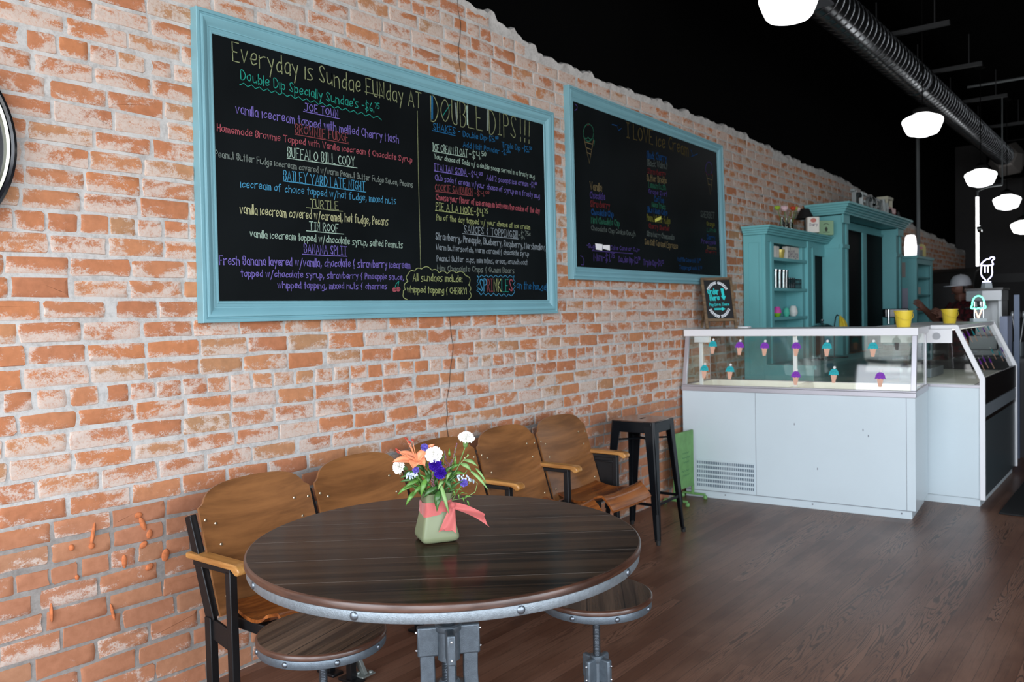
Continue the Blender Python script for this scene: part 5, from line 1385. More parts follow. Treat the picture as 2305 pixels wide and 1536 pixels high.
pinkm = M('pink_bowl', S(222, 86, 176), .5); lime = M('lime_bowl', S(130, 190, 40), .5)
def bowl(loc, lab, m, r=.045, h=.05, flip=False):
    b = B(); pr = [(0, .0), (r*.55, 0), (r*.9, h*.5), (r, h), (r*.94, h), (r*.82, h*.5), (r*.5, .006), (0, .006)]
    if flip: pr = [(a, h-z) for a, z in pr]
    b.lathe(pr, 18); return put(b.build('bowl', m, loc=loc), lab, 'bowl', 'bowls on the lowest shelf')
bowl((7.655, -.14, sh[2]), 'lime green bowl at left end of lowest cabinet shelf, under pink one', lime, .036, .035)
bowl((7.655, -.14, sh[2]+.036), 'pink upturned bowl stacked on lime green bowl', pinkm, .040, .060, True)
bowl((7.89, -.14, sh[2]), 'mint bowl on lowest cabinet shelf, lower of two', mint, .034, .038)
bowl((7.89, -.14, sh[2]+.039), 'mint upturned bowl stacked on mint bowl', mint, .034, .044, True)
whb = M('white_bowl', S(228, 228, 222), .4)
bowl((8.08, -.14, sh[2]), 'white bowl at right end of lowest cabinet shelf, lower of two', whb, .043, .036)
bowl((8.08, -.14, sh[2]+.037), 'large white upturned bowl stacked on white bowl', whb, .043, .066, True)
b = B(); b.lathe([(0, .008), (.11, .004), (.112, .0), (.115, .006), (.10, .045), (.06, .07), (.012, .078), (.010, .090), (.018, .10), (.018, .112), (0, .116)], 28)
put(b.build('cake_dome', M('smoked_dome', S(40, 60, 64), .1, coat=1), loc=(7.98, -.45, 1.24)), 'dark cake dome with knob handle showing above freezer top', 'cake dome')
b = B(); b.lathe([(0, 0), (.10, 0), (.10, .008), (.02, .02), (.02, .262), (.13, .272), (.13, .274), (0, .274)], 24); put(b.build('cake_stand', M('dark_wire', 0), loc=(7.98, -.45, .9655)), 'dark pedestal cake stand under the cake dome', 'cake stand')
t = thing('banana_hanger', 'dark wire banana hanger on back counter behind freezer', 'stand', (8.44, -.45, .9655))
b = B(); b.tube([(-.10, 0, .005), (-.10, 0, .20), (-.09, 0, .32), (-.05, 0, .40), (0, 0, .425), (.03, 0, .415)], .006, 8); b.lathe([(0, 0), (.10, 0), (.10, .01), (0, .012)], 20); b.build('wire', M('dark_wire', 0), t)
yb_ = M('banana_yellow', S(214, 186, 50), .5, var=.15, vscale=20)
t = thing('banana_bunch', 'bunch of yellow bananas hanging beside tall teal cabinet', 'bananas', (8.46, -.45, .9655))
for k in range(4):
    a = -.9+.55*k; b = B()
    pts = [(math.sin(a)*.07*math.sin(PI*q*.8)*1.1, -.02+math.cos(a)*-.05*math.sin(PI*q*.8), .415-.20*q) for q in [i/8 for i in range(9)]]
    b.tube(pts, [.006, .012, .018, .020, .021, .020, .018, .012, .005], 8); b.build('banana', yb_, t)
# coffee maker on the back counter
t = thing('coffee_maker', 'black coffee maker with chrome column behind yellow bucket', 'coffee maker', (9.95, -.52, .966), math.radians(-70))
bg_ = M('black_gloss_plastic', 0)
b = B(); b.box(-.02, .23, -.08, .12, 0, .06); b.box(.10, .23, -.04, .12, .06, .47); b.box(-.02, .23, -.08, .12, .37, .47); b.build('housing', bg_, t, bevel=.01)
b = B(); b.cyl((.02, -.09, .30), (.02, -.09, .46), .015, n=12); b.build('chrome_column', chrome, t)
b = B(); b.lathe([(0, .0), (.05, .0), (.06, .05), (.056, .12), (.036, .15), (.036, .17), (0, .17)], 20, c=(.15, -.13, .22)); b.build('carafe', M('steel_carafe', S(150, 154, 156), .3, .8), t)
# ---- on top of the shelf cabinet
zt = 2.207
def bottle(loc, lab, fl, fm):
    t = thing('bud_vase', lab, 'vase', loc, 0, 'bottles with flowers on cabinet top')
    b = B(); b.lathe([(0, .003), (.022, 0), (.024, .01), (.024, .070), (.012, .095), (.011, .115), (.014, .125), (.011, .125), (.009, .11), (.020, .07), (.021, .01), (0, .008)], 16); b.build('bottle', glassy, t); return t
def bud(loc, top, lab, m, r=.03):
    t = thing('artificial_flower', lab, 'flower', loc, 0, 'flowers on cabinet top')
    b = B(); b.tube([(0, 0, 0), (top[0]*.4, 0, top[2]*.55), top], .003, 6); b.build('stem', stem_m, t)
    b = B(); b.ell(top, r, r, r*.85, 12)
    for k in range(5): b.ell((top[0]+r*.6*math.cos(k*1.257), top[1]+r*.6*math.sin(k*1.257), top[2]+r*.2), r*.5, r*.5, r*.55, 8)
    b.build('bloom', m, t)
for i, (x, y) in enumerate(((7.78, -.15), (7.89, -.15), (8.02, -.15))): bottle((x, y, zt), 'clear bottle vase on teal cabinet top, '+('leftmost of three', 'middle of three', 'rightmost of three')[i], 0, 0)
bud((7.78, -.15, zt+.012), (-.12, 0, .19), 'lime green round bloom over cabinet top bottles', M('lime_bloom', S(150, 180, 50), .7), .026)
bud((7.89, -.15, zt+.012), (-.05, 0, .20), 'pale pink bloom in the left bottle group on cabinet top', M('pink_bloom', S(224, 190, 194), .7), .034)
bud((7.895, -.155, zt+.012), (.14, -.01, .215), 'red bloom over cabinet top bottles', M('red_bloom', S(190, 66, 32), .7), .026)
bud((8.02, -.15, zt+.012), (.12, 0, .225), 'yellow green bloom beside red bloom on cabinet top', M('yellow_bloom', S(176, 182, 84), .7), .024)
bud((8.03, -.145, zt+.012), (.19, 0, .225), 'white pink bloom at right of cabinet top bottles', M('white_bloom', S(220, 196, 190), .7), .026)
t = thing('milk_carton_tin', 'white tin box with red emblem standing on teal cabinet top', 'tin', (8.235, -.235, zt), math.radians(-58))
b = B(); b.box(0, .115, 0, .075, 0, .155); b.build('tin', wbm, t, bevel=.006)
b = B(); o3 = lambda x, z: (x, -.0012, z)
write(b, 'Dairy', .022, .066, .094, .066, .026, .005, o3); b.build('lettering', M('grey_letters', 0), t, fix=False)
b = B(); b.add([o3(.057+.028*math.cos(2*PI*i/14), .120+.022*math.sin(2*PI*i/14)) for i in range(14)], [tuple(range(14))]); b.build('emblem', M('faded_red', S(196, 116, 104), .7), t, fix=False)
t = thing('table_lamp', 'small lamp with black bell shade on teal cabinet top', 'lamp', (8.50, -.12, zt))
b = B(); b.lathe([(.092, .165), (.040, .268), (.034, .268), (.084, .165)], 28); b.build('lamp_shade', M('black_shade', (.004, .004, .004, 1), .8), t, ang=60)
b = B(); b.lathe([(0, 0), (.04, 0), (.04, .015), (.010, .03), (.010, .20), (0, .20)], 18); b.tube([(.03, -.03, .19), (.04, -.05, .12), (.05, -.06, .06), (.05, -.08, .055)], .007, 8); b.build('stand', M('dark_wire', 0), t)
b = B(); b.ell((-.03, -.04, .022), .02, .02, .02, 12); b.ell((.0, -.05, .018), .018, .018, .018, 12); b.build('chrome_knob', chrome, t)
t = thing('bread_box', 'pale green tin bread box with dark emblem on cabinet top', 'box', (8.61, -.220, zt), math.radians(-42))
gm = M('sage_tin', S(150, 186, 148), .45)
b = B(); b.box(0, .17, 0, .14, 0, .15); b.build('tin', gm, t, bevel=.006)
b = B(); q3 = lambda x, z: (x, -.0012, z)
b.add([q3(.085+.016*math.cos(2*PI*i/12), .06+.024*math.sin(2*PI*i/12)) for i in range(12)], [tuple(range(12))]); ribbon(b, [(.055, .105), (.075, .118), (.095, .118), (.115, .105)], .006, q3); ribbon(b, [(.05, .03), (.12, .03)], .005, q3)
b.build('emblem', M('dark_emblem', S(66, 76, 62), .7), t, fix=False)
# ---- ICE CREAM letters and a toy truck on the tall cabinet
lw = M('white_enamel_letter', S(196, 206, 206), .5); ld = M('steel_letter', S(150, 158, 158), .4, .5)
def letter(ch, x, w_, h, m, lab, y=-.34):
    st = F[ch][1]; b = B()
    mx = float(F[ch][0]) or 1
    for q in st:
        P = [(px/mx*w_, 0, (py-2)/6*h) for px, py in q]
        for a, c_ in zip(P, P[1:]):
            a = Vector(a); c_ = Vector(c_); d = (c_-a).normalized()*.012
            b.bar(a-d, c_+d, .04, .030, up=(0, 0, 1) if abs(d.z) < .009 else (1, 0, 0))
    o = b.build('sign_letter', m, loc=(x, y, 2.562), bevel=.003); return put(o, lab, 'letter', 'ice cream letters on the tall cabinet')
x = 9.40
for i, (ch, w_, h, m) in enumerate((('I', .10, .17, ld), ('C', .14, .16, M('dark_letter', S(60, 70, 70), .5)), ('E', .15, .165, lw), ('C', .13, .15, ld), ('R', .13, .15, ld), ('E', .12, .15, ld), ('A', .14, .15, ld), ('M', .17, .17, lw))):
    xs_ = (9.36, 9.50, 9.68, 9.90, 10.07, 10.24, 10.40, 10.58)[i]
    letter(ch, xs_, w_, h, m, ('steel letter I, first on tall teal cabinet', 'dark letter C after the I on tall cabinet', 'white letter E ending the first word on tall cabinet', 'steel letter C starting the second word on tall cabinet', 'steel letter R in second word on tall cabinet', 'steel letter E in second word on tall cabinet', 'steel letter A in second word on tall cabinet', 'tall white letter M ending the words on tall cabinet')[i])
t = thing('toy_truck', 'red toy truck with pale roof at right end of tall cabinet top', 'toy', (10.80, -.30, 2.547))
rdm = M('toy_red', S(150, 16, 14), .35)
b = B(); b.box(-.06, .30, -.06, .06, .05, .13); b.box(.30, .44, -.05, .05, .05, .10); b.build('body', rdm, t, bevel=.01)
b = B(); b.box(-.10, .16, -.065, .065, .215, .25); b.box(-.08, -.06, -.06, .06, .12, .22); b.box(.12, .14, -.06, .06, .12, .22); b.build('cab_roof', M('toy_cream', S(196, 194, 172), .5), t, bevel=.004)
for x in (.0, .36):
    for y in (-.065, .065):
        b = B(); b.lathe([(0, -.012), (.045, -.012), (.052, 0), (.045, .012), (0, .012)], 16, M4=Matrix.Translation((x, y, .052)) @ Matrix.Rotation(PI/2, 4, 'X')); b.build('wheel', M('black_rubber', 0), t)
# ---- on and in the far cabinet
cupw = M('white_paper_cup', S(248, 246, 246), .55)
zr = 2.1355
def cupstack(loc, h, r, m, lab):
    b = B(); pr = [(0, 0), (r*.72, 0)]
    n_ = int(h/.022)
    for k in range(n_): z = .012+(h-.03)*k/n_; pr += [(r*(.86), z), (r*.98, z+.013), (r*.93, z+.016)]
    pr += [(r, h-.006), (r*.6, h), (0, h)]
    b.lathe(pr, 18); put(b.build('cup_stack', m, loc=loc), lab, 'cups', 'cup stacks on the far cabinet')
b = B(); b.lathe([(0, 0), (.070, 0), (.074, .012), (.080, .135), (.075, .16), (.072, .20), (.066, .26), (.05, .29), (0, .298)], 24); put(b.build('glowing_lamp', M_emit('white_glow', (1, .97, .97, 1), 1.6), loc=(12.22, -.27, zr)), 'small glowing white bottle-shaped lamp on far cabinet top', 'lamp')
cupg = M('grey_plastic_cup', S(150, 156, 170), .4)
cupstack((12.36, -.29, zr), .17, .033, cupg, 'grey cup stack beside glowing white lamp on far cabinet')
cupstack((12.50, -.29, zr), .17, .035, cupg, 'grey cup stack in middle of far cabinet top')
cupstack((12.68, -.29, zr), .11, .033, M('pale_jar', S(130, 132, 128), .4), 'short pale stack beside yellow rounded tag on far cabinet')
t = thing('yellow_tag_board', 'yellow rounded board with red dot on far cabinet top', 'board', (12.78, -.22, zr), math.radians(-78))
pl = [(0, 0), (.12, 0)]+[(.06+.06*math.cos(a), .14+.06*math.sin(a)) for a in [PI*i/12 for i in range(13)]]
b = B(); b.prism(pl, lambda a, c, d: (a, d, c), .02); b.build('board', M('pale_yellow', S(176, 164, 100), .6), t)
b = B(); b.add([(.06+.022*math.cos(2*PI*i/12), -.0006, .145+.022*math.sin(2*PI*i/12)) for i in range(12)], [tuple(range(12))]); b.build('dot', rdm, t, fix=False)
b = B(); b.box(0, .24, 0, .1, 0, .10); put(b.build('storage_box', wbm, loc=(12.33, -.32, 1.6205), bevel=.004), 'white storage box on middle shelf of far cabinet', 'box')
b = B(); b.box(0, .05, 0, .1, 0, .11); put(b.build('recipe_box', M('grey_book', S(140, 138, 140), .6), loc=(12.36, -.32, 1.3955), bevel=.002), 'grey narrow box on low shelf of far cabinet', 'box')
b = B(); b.box(0, .12, 0, .12, 0, .17); put(b.build('canister', bg_, loc=(12.45, -.30, 1.3955), bevel=.006), 'black canister on low shelf of far cabinet', 'canister')
b = B(); b.box(0, .03, 0, .1, 0, .07); put(b.build('spice_tin', M('dull_red', S(150, 70, 66), .6), loc=(12.62, -.31, 1.3955)), 'small red tin right of black canister in far cabinet', 'tin')
t = thing('picture_frame', 'small framed picture on top shelf of far cabinet', 'picture', (12.28, -.25, 1.8605))
b = B(); b.box(0, .28, 0, .02, 0, .17); b.build('frame', M('pewter_frame', S(96, 108, 104), .4, .4), t, bevel=.004)
b = B(); b.box(.03, .25, -.002, .004, .03, .14); b.build('print', M('muted_print', S(74, 84, 70), .5, var=.6, vscale=30), t)
b = B(); b.box(0, .005, -.17, 0, 0, .36); put(b.build('paper_sheet', paper, loc=(12.986, -.16, 1.74)), 'white paper sheet taped to side of far cabinet', 'paper')
b = B(); b.box(-.004, 0, 0, .10, 0, .34); put(b.build('notice_sheet', M('grey_notice', S(168, 168, 186), .7), loc=(12.022, -.28, 1.36)), 'grey notice sheet low on left side of far cabinet', 'paper')
b = B(); b.box(-.004, 0, 0, .08, 0, .20); put(b.build('notice_sheet', M('pale_notice', S(150, 142, 138), .7), loc=(12.022, -.25, 1.85)), 'small notice sheet high on left side of far cabinet', 'paper')
# ================================================================ LAMPS, DUCT AND PIPES UNDER THE BLACK CEILING
opal = M_emit('opal_lamp_glass', (1, 1, 1, 1), 3.0)
dkm = M('black_lamp_fitter', (.003, .003, .003, 1), .7, 0, spec=.1)
LP = [((5.19, -1.17, 3.36), 'largest glowing white schoolhouse pendant lamp at top of view'), ((8.75, -1.17, 3.20), 'glowing schoolhouse pendant lamp beside spiral duct, second from the front'), ((11.86, -1.17, 3.05), 'glowing schoolhouse pendant lamp above bright vertical tube, third from the front'), ((14.0, -1.17, 2.945), 'glowing schoolhouse pendant lamp before grey back wall, fourth from the front'), ((15.70, -1.17, 2.70), 'farthest schoolhouse pendant lamp cut by right edge')]
root = None
for i, (p, lab) in enumerate(LP):
    if root is None:
        root = t = thing('pendant_lamp', lab, 'lamp', p, 0, 'schoolhouse pendant lamps')
        b = B(); b.lathe([(0, -.115), (.05, -.112), (.085, -.098), (.125, -.088), (.142, -.070), (.160, -.030), (.178, .018), (.182, .036), (.176, .056), (.150, .074), (.110, .090), (.078, .098), (.072, .115), (.0, .115)], 40)
        b.build('globe', opal, t, ang=60)
        b = B(); b.lathe([(.080, .108), (.084, .112), (.084, .150), (.05, .165), (.02, .19), (.0, .19)], 24); b.build('fitter', dkm, t)
        b = B(); b.cyl((0, 0, .18), (0, 0, ZC-3.36), .005, n=8); b.lathe([(.0, ZC-3.36-.04), (.06, ZC-3.36-.03), (.06, ZC-3.36), (0, ZC-3.36)], 16); b.build('hanging_rod', dkm, t)
    else:
        t = copy_tree(root); t.location = p; t['label'] = lab
        for ch in t.children:
            if ch.name.startswith('hanging_rod'):
                b = B(); h = ZC-p[2]; b.cyl((0, 0, .18), (0, 0, h), .005, n=8); b.lathe([(.0, h-.04), (.06, h-.03), (.06, h), (0, h)], 16)
                o = b.build('hanging_rod', dkm, t); bpy.data.objects.remove(ch)
galv = M('galvanised_duct', S(120, 124, 128), .24, .95, var=.1, vscale=4)
def duct(x0, x1, y, z, R, lab):
    t = thing('spiral_duct', lab, 'duct', (0, 0, 0))
    b = B(); n = 28; pr = []
    b.tube([(x0, y, z), (x1, y, z)], R, 40, caps=False); b.build('pipe', galv, t)
    b = B(); step = .13; pts = []
    k = 0; N = int((x1-x0)/step*18)
    for k in range(N+1):
        a = 2*PI*k/18; pts.append((x0+step*k/18, y+(R+.002)*math.cos(a), z+(R+.002)*math.sin(a)))
    b.tube(pts, .006, 5); b.build('spiral_seam', galv, t, ang=80)
    for xx in [x0+.0]+[x0+(x1-x0)*q for q in (.42,)]:
        b = B(); b.lathe([(R+.003, -.05), (R+.010, -.045), (R+.010, .045), (R+.003, .05)], 40, M4=Matrix.Translation((xx, y, z)) @ Matrix.Rotation(PI/2, 4, 'Y')); b.build('coupling', galv, t)
    return t
duct(5.6, 15.9, -.87, 3.92, .155, 'long galvanised spiral duct running toward back under black ceiling')
t = thing('duct_boot', 'square grey sheet-metal boot at near end of spiral duct', 'duct fitting', (5.88, -.98, 3.64))
gs = M('dull_sheet_metal', S(120, 122, 130), .5, .5)
b = B(); v = [(-.24, -.16, 0), (.26, -.16, 0), (.26, .20, 0), (-.24, .20, 0), (-.14, -.06, .24), (.18, -.06, .24), (.18, .20, .24), (-.14, .20, .24)]
b.add(v, [(0,3,2,1), (4,5,6,7), (0,1,5,4), (1,2,6,5), (2,3,7,6), (3,0,4,7)]); b.build('hood', gs, t)
b = B(); b.box(-.25, .27, -.17, .21, -.012, .004); b.build('flange', gs, t)
def far_duct():
    t = thing('far_duct', 'narrower dark duct run continuing beyond the pale reducer', 'duct')
    b = B(); b.tube([(17.2, -.87, 3.86), (17.59, -.87, 3.86)], .12, 24); b.build('pipe', galv, t)
far_duct()
t = thing('duct_reducer', 'pale faceted sheet-metal reducer where the duct narrows', 'duct fitting', (15.9, -.87, 3.92))
b = B(); pale = M('pale_sheet_metal', S(176, 172, 168), .45, .4)
b.lathe([(.16, 0), (.20, .05), (.30, .45), (.30, .95), (.12, 1.25)], 6, M4=Matrix.Rotation(PI/2, 4, 'Y') @ Matrix.Rotation(.4, 4, 'Z')); b.build('reducer', pale, t, ang=10)
b = B(); b.box(.52, .58, -.33, .33, -.31, .31); b.build('strap', blk, t)
strut = M('strut_channel', S(52, 54, 56), .6, .3)
for i, x in enumerate((7.05, 8.7, 10.4, 12.2, 14.2)):
    t = thing('duct_hanger', 'steel strut and rods hanging the spiral duct, '+('nearest of five', 'second of five from front', 'middle of five', 'fourth of five from front', 'farthest of five')[i], 'hanger', (x, -.87, 3.92), 0, 'duct hangers')
    b = B(); b.box(-.025, .025, -.55, .12, .165, .205); b.build('strut', strut, t)
    for y in (-.42, .10):
        b = B(); b.cyl((0, y, .205), (0, y, ZC-3.92), .006, n=6); b.build('threaded_rod', strut, t)
cnd = M('grey_conduit', S(124, 130, 132), .4, .5)
b = B(); b.tube([(13.69, -.045, .0), (13.69, -.045, 4.40)], .028, 10)
tag(b.build('wall_conduit', cnd, None), 'grey vertical conduit on brick wall beyond tall cabinet', 'pipe')
t = thing('ceiling_conduit', 'thin conduit with junction boxes crossing black ceiling at upper right', 'pipe', (0, 0, 0))
b = B(); b.tube([(7.2, -2.0, ZC-.05), (9.2, -2.0, ZC-.05), (13.0, -2.05, ZC-.06)], .018, 8); b.build('tube', cnd, t)
b = B(); b.tube([(12.6, -.9, ZC-.07), (12.6, -3.2, ZC-.07)], .018, 8); b.build('cross_tube', cnd, t)
b = B(); b.box(9.12, 9.28, -2.08, -1.92, ZC-.09, ZC-.01); b.box(12.5, 12.7, -2.14, -1.96, ZC-.10, ZC-.02); b.build('junction_box', cnd, t)
t = thing('tube_lamp', 'bright vertical fluorescent tube hanging before grey back wall', 'lamp', (13.64, -.845, 2.0))
b = B(); b.cyl((0, 0, .02), (.0, 0, 1.02), .020, n=10); b.build('tube', M_emit('white_tube', (1, 1, 1, 1), 3.0), t)
b = B(); b.cyl((0, 0, .55), (0.0, -.05, .56), .05, n=12) ; b.build('reflector', chrome, t)
b = B(); b.tube([(0, 0, 1.0), (.0, 0, 1.10), (.05, -.05, 1.14), (.1, -.14, 1.17), (.12, -.3, 1.18)], .016, 8); b.tube([(.12, -.3, 1.18), (.12, -.3, ZC-2.0)], .010, 6); b.build('bracket', cnd, t)
# ================================================================ THINGS BEHIND THE COUNTER AND AT THE BACK OF THE SHOP
steel = M('brushed_steel', S(176, 178, 180), .34, .6)
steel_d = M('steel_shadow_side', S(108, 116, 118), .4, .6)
t = thing('back_counter', 'dark back counter carrying the espresso machine behind display freezer', 'counter', (9.1, -2.0, 0))
b = B(); b.box(0, 1.0, 0, 1.1, 0, .90); b.build('cabinet', M('dark_laminate', (.012, .012, .013, 1), .5), t)
b = B(); b.box(-.03, 1.03, -.03, 1.12, .90, .94); b.build('worktop', M('worktop_dark', (.02, .02, .022, 1), .35), t)
t = thing('espresso_machine', 'steel espresso machine with grey side under the neon sundae sign', 'machine', (9.55, -1.42, .9405))
b = B(); b.box(0, .42, -.30, 0, .555, .665); b.box(0, .42, -.30, -.26, 0, .56); b.box(.36, .42, -.30, .0, 0, .56); b.box(-.03, .44, -.31, .02, .0, .06); b.build('housing', steel, t, bevel=.006)
b = B(); b.box(-.006, .0, -.125, .02, .56, .66); b.box(.0, .40, .0, .02, .56, .66); b.build('side_panel', steel_d, t)
b = B(); b.box(-.02, .43, -.31, .03, .665, .685); b.build('cup_tray', bg_, t)
for y in (-.125, -.045):
    b = B(); b.tube([(.05, y, .56), (.04, y, .40), (.03, y-.01, .30)], .007, 8); b.build('steam_wand', chrome, t)
b = B(); b.lathe([(0, 0), (.03, 0), (.032, .05), (.02, .06), (0, .06)], 14, c=(.12, -.09, .50)); b.tube([(.12, -.09, .51), (.0, -.08, .49), (-.08, .02, .48)], .010, 8); b.build('group_head', chrome, t)
b = B(); b.box(.02, .34, -.25, .0, .06, .20); b.build('drip_tray', steel, t, bevel=.004)
# neon signs
nb = M_emit('neon_lilac', (.62, .62, 1.0, 1), 3.2); ng = M_emit('neon_mint', (.16, 1.0, .55, 1), 2.8); npk = M_emit('neon_peach', (1.0, .62, .48, 1), 1.5)
acr = M('pale_sign_base', S(206, 214, 218), .4)
t = thing('sundae_neon_sign', 'lilac neon sundae glass sign standing on espresso machine', 'neon sign', (9.68, -1.565, 1.6265), VR)
b = B(); b.lathe([(0, 0), (.055, 0), (.045, .055), (0, .055)], 4, a0=PI/4); b.build('base', acr, t)
def neon(par, name, pts, m, r=.0055, closed=False):
    b = B(); b.tube([(x, 0, z) for x, z in (pts if closed else chaikin(pts, 2))], r, 8, closed=closed); return b.build(name, m, par, ang=80)
neon(t, 'neon_tube', [(-.042, .066), (-.005, .068), (.042, .066)], nb)
neon(t, 'neon_tube', [(-.012, .070), (-.012, .088), (-.045, .115), (-.058, .145), (-.056, .20), (-.052, .235)], nb)
neon(t, 'neon_tube', [(.012, .070), (.012, .088), (.045, .115), (.058, .145), (.056, .20), (.052, .235)], nb)
neon(t, 'neon_tube', [(-.062, .238), (0, .230), (.066, .238)], nb)
neon(t, 'neon_tube', [(-.064, .24), (-.04, .268), (.0, .30), (.03, .298), (.042, .318), (.075, .318), (.082, .298), (.055, .285), (.058, .26), (.07, .245)], nb)
neon(t, 'neon_tube', [(-.018, .225), (-.018, .16)], nb); neon(t, 'neon_tube', [(.014, .225), (.014, .16)], nb)
t = thing('cone_neon_sign', 'green and peach neon ice cream cone sign on display freezer end', 'neon sign', (8.08, -1.745, 1.3125), VR)
b = B(); b.box(-.06, .06, -.03, .03, 0, .03); b.build('base', acr, t, bevel=.004)
neon(t, 'neon_scoop', [(-.052, .14), (-.054, .168), (-.034, .212), (0, .226), (.034, .212), (.054, .168), (.052, .14), (.066, .128), (.056, .112), (.034, .120), (.02, .108), (0, .120), (-.02, .108), (-.034, .120), (-.056, .112), (-.066, .128), (-.052, .14)], ng, .006)
neon(t, 'neon_cone', [(-.032, .112), (0, .032)], npk); neon(t, 'neon_cone', [(.032, .112), (0, .032)], npk)
# white box and tall post further right
b = B(); b.box(0, .3, -.068, .0, 0, .40); put(b.build('white_cabinet', M('pale_blue_panel', S(176, 186, 214), .5), loc=(9.28, -1.735, .9405), bevel=.004), 'pale upright box beside display freezer at right', 'box')
b = B(); b.box(-.02, .02, -.022, .022, 0, 1.545); put(b.build('steel_post', M('blue_grey_post', S(96, 106, 126), .4, .4), loc=(9.05, -2.25+.34, 0)), 'blue grey steel post at far right behind counter', 'post')
b = B(); b.box(0, .03, 0, .5, 0, .4)
t = thing('back_shelf', 'dark shelf rack with pale packages at right edge behind counter', 'shelf', (12.2, -2.35, 0))
b = B(); b.box(0, .5, 0, .7, 1.05, 1.09); b.box(0, .5, .66, .70, 0, 1.92); b.box(0, .5, 0, .04, 0, 1.92); b.box(0, .5, 0, .7, 1.88, 1.92); b.box(0, .5, 0, .7, 1.45, 1.48); b.build('rack', bg_, t)
for k, (y, z, h, m) in enumerate(((.40, 1.48, .20, paper), (.52, 1.48, .30, M('pale_yellow', 0)), (.30, 1.09, .24, M('straw', S(150, 130, 70), .7)))):
    b = B(); b.box(0, .1, 0, .09, 0, h); put(b.build('package', m, loc=(12.22, -2.35+y, z+.0005), bevel=.004), ('small white package on back rack at right edge', 'tall pale yellow package on back rack', 'straw coloured package on lower back rack')[k], 'package')
t = thing('utensil_caddy', 'steel whisks and spoons standing in caddy behind counter at right', 'utensils', (9.55, -1.86, .9405))
b = B(); b.lathe([(0, 0), (.05, 0), (.055, .14), (.05, .14), (.046, .006), (0, .006)], 16); b.build('caddy', steel_d, t)
for k in range(4):
    a = k*1.5; b = B(); tp = Vector((.04*math.cos(a), .05*math.sin(a)+.0, .38)); b.tube([(0, 0, .02), tp*.6, tp], .005, 6); b.ell(tp+Vector((0, 0, .03)), .02, .02, .04, 10); b.build('utensil', steel, t)
# grey wall menu marks at the back
def wallmark(name, lab, y0, y1, z0, z1, m, txt):
    b = B(); write(b, txt, 0, 0, y0-y1, 0, z1-z0, .02, lambda a, c: (X1-.004, y0-a, z0+c))
    o = b.build(name, m, None, fix=False); return tag(o, lab, 'wall lettering')
wallmark('wall_lettering', 'faint green word painted high on grey back wall', -.95, -1.40, 3.0, 3.10, M('faint_green', S(20, 74, 62), .8), 'MALTS')
wallmark('wall_lettering', 'faint dark word painted on grey back wall', -.95, -1.45, 2.60, 2.74, M('faint_dark', S(28, 26, 30), .8), 'DRINKS')
b = B(); b.prism([(0, 0), (.30, 0), (.27, .16), (.03, .16)], lambda a, c, d: (-d, -a, c), .006)
tag(b.build('cup_cutout', M('blue_cutout', S(16, 62, 92), .7), loc=(X1-.001, -1.12, 2.27)), 'blue cup shaped cutout on grey back wall', 'wall decoration')
# dark curtain-like cooler against the brick
t = thing('cooler', 'dark tall cooler against brick wall beyond far cabinet', 'cooler', (14.2, -.72, 0))
b = B(); b.prism([(0, 0), (1.0, 0), (1.0, 1.80), (.85, 1.98), (.5, 2.04), (.15, 1.98), (0, 1.80)], lambda a, c, d: (a, d, c), .68); b.build('body', M('cooler_black', (.004, .004, .004, 1), .6), t, bevel=.02)
# floor mat
b = B(); b.box(0, 2.6, 0, .95, 0, .012); o = b.build('floor_mat', M('black_rubber_mat', (.006, .006, .0065, 1), .8, bump=.3, bscale=150), loc=(6.55, -3.06, .0005), bevel=.004); tag(o, 'black rubber mat on wood floor at right edge beside freezer', 'mat')
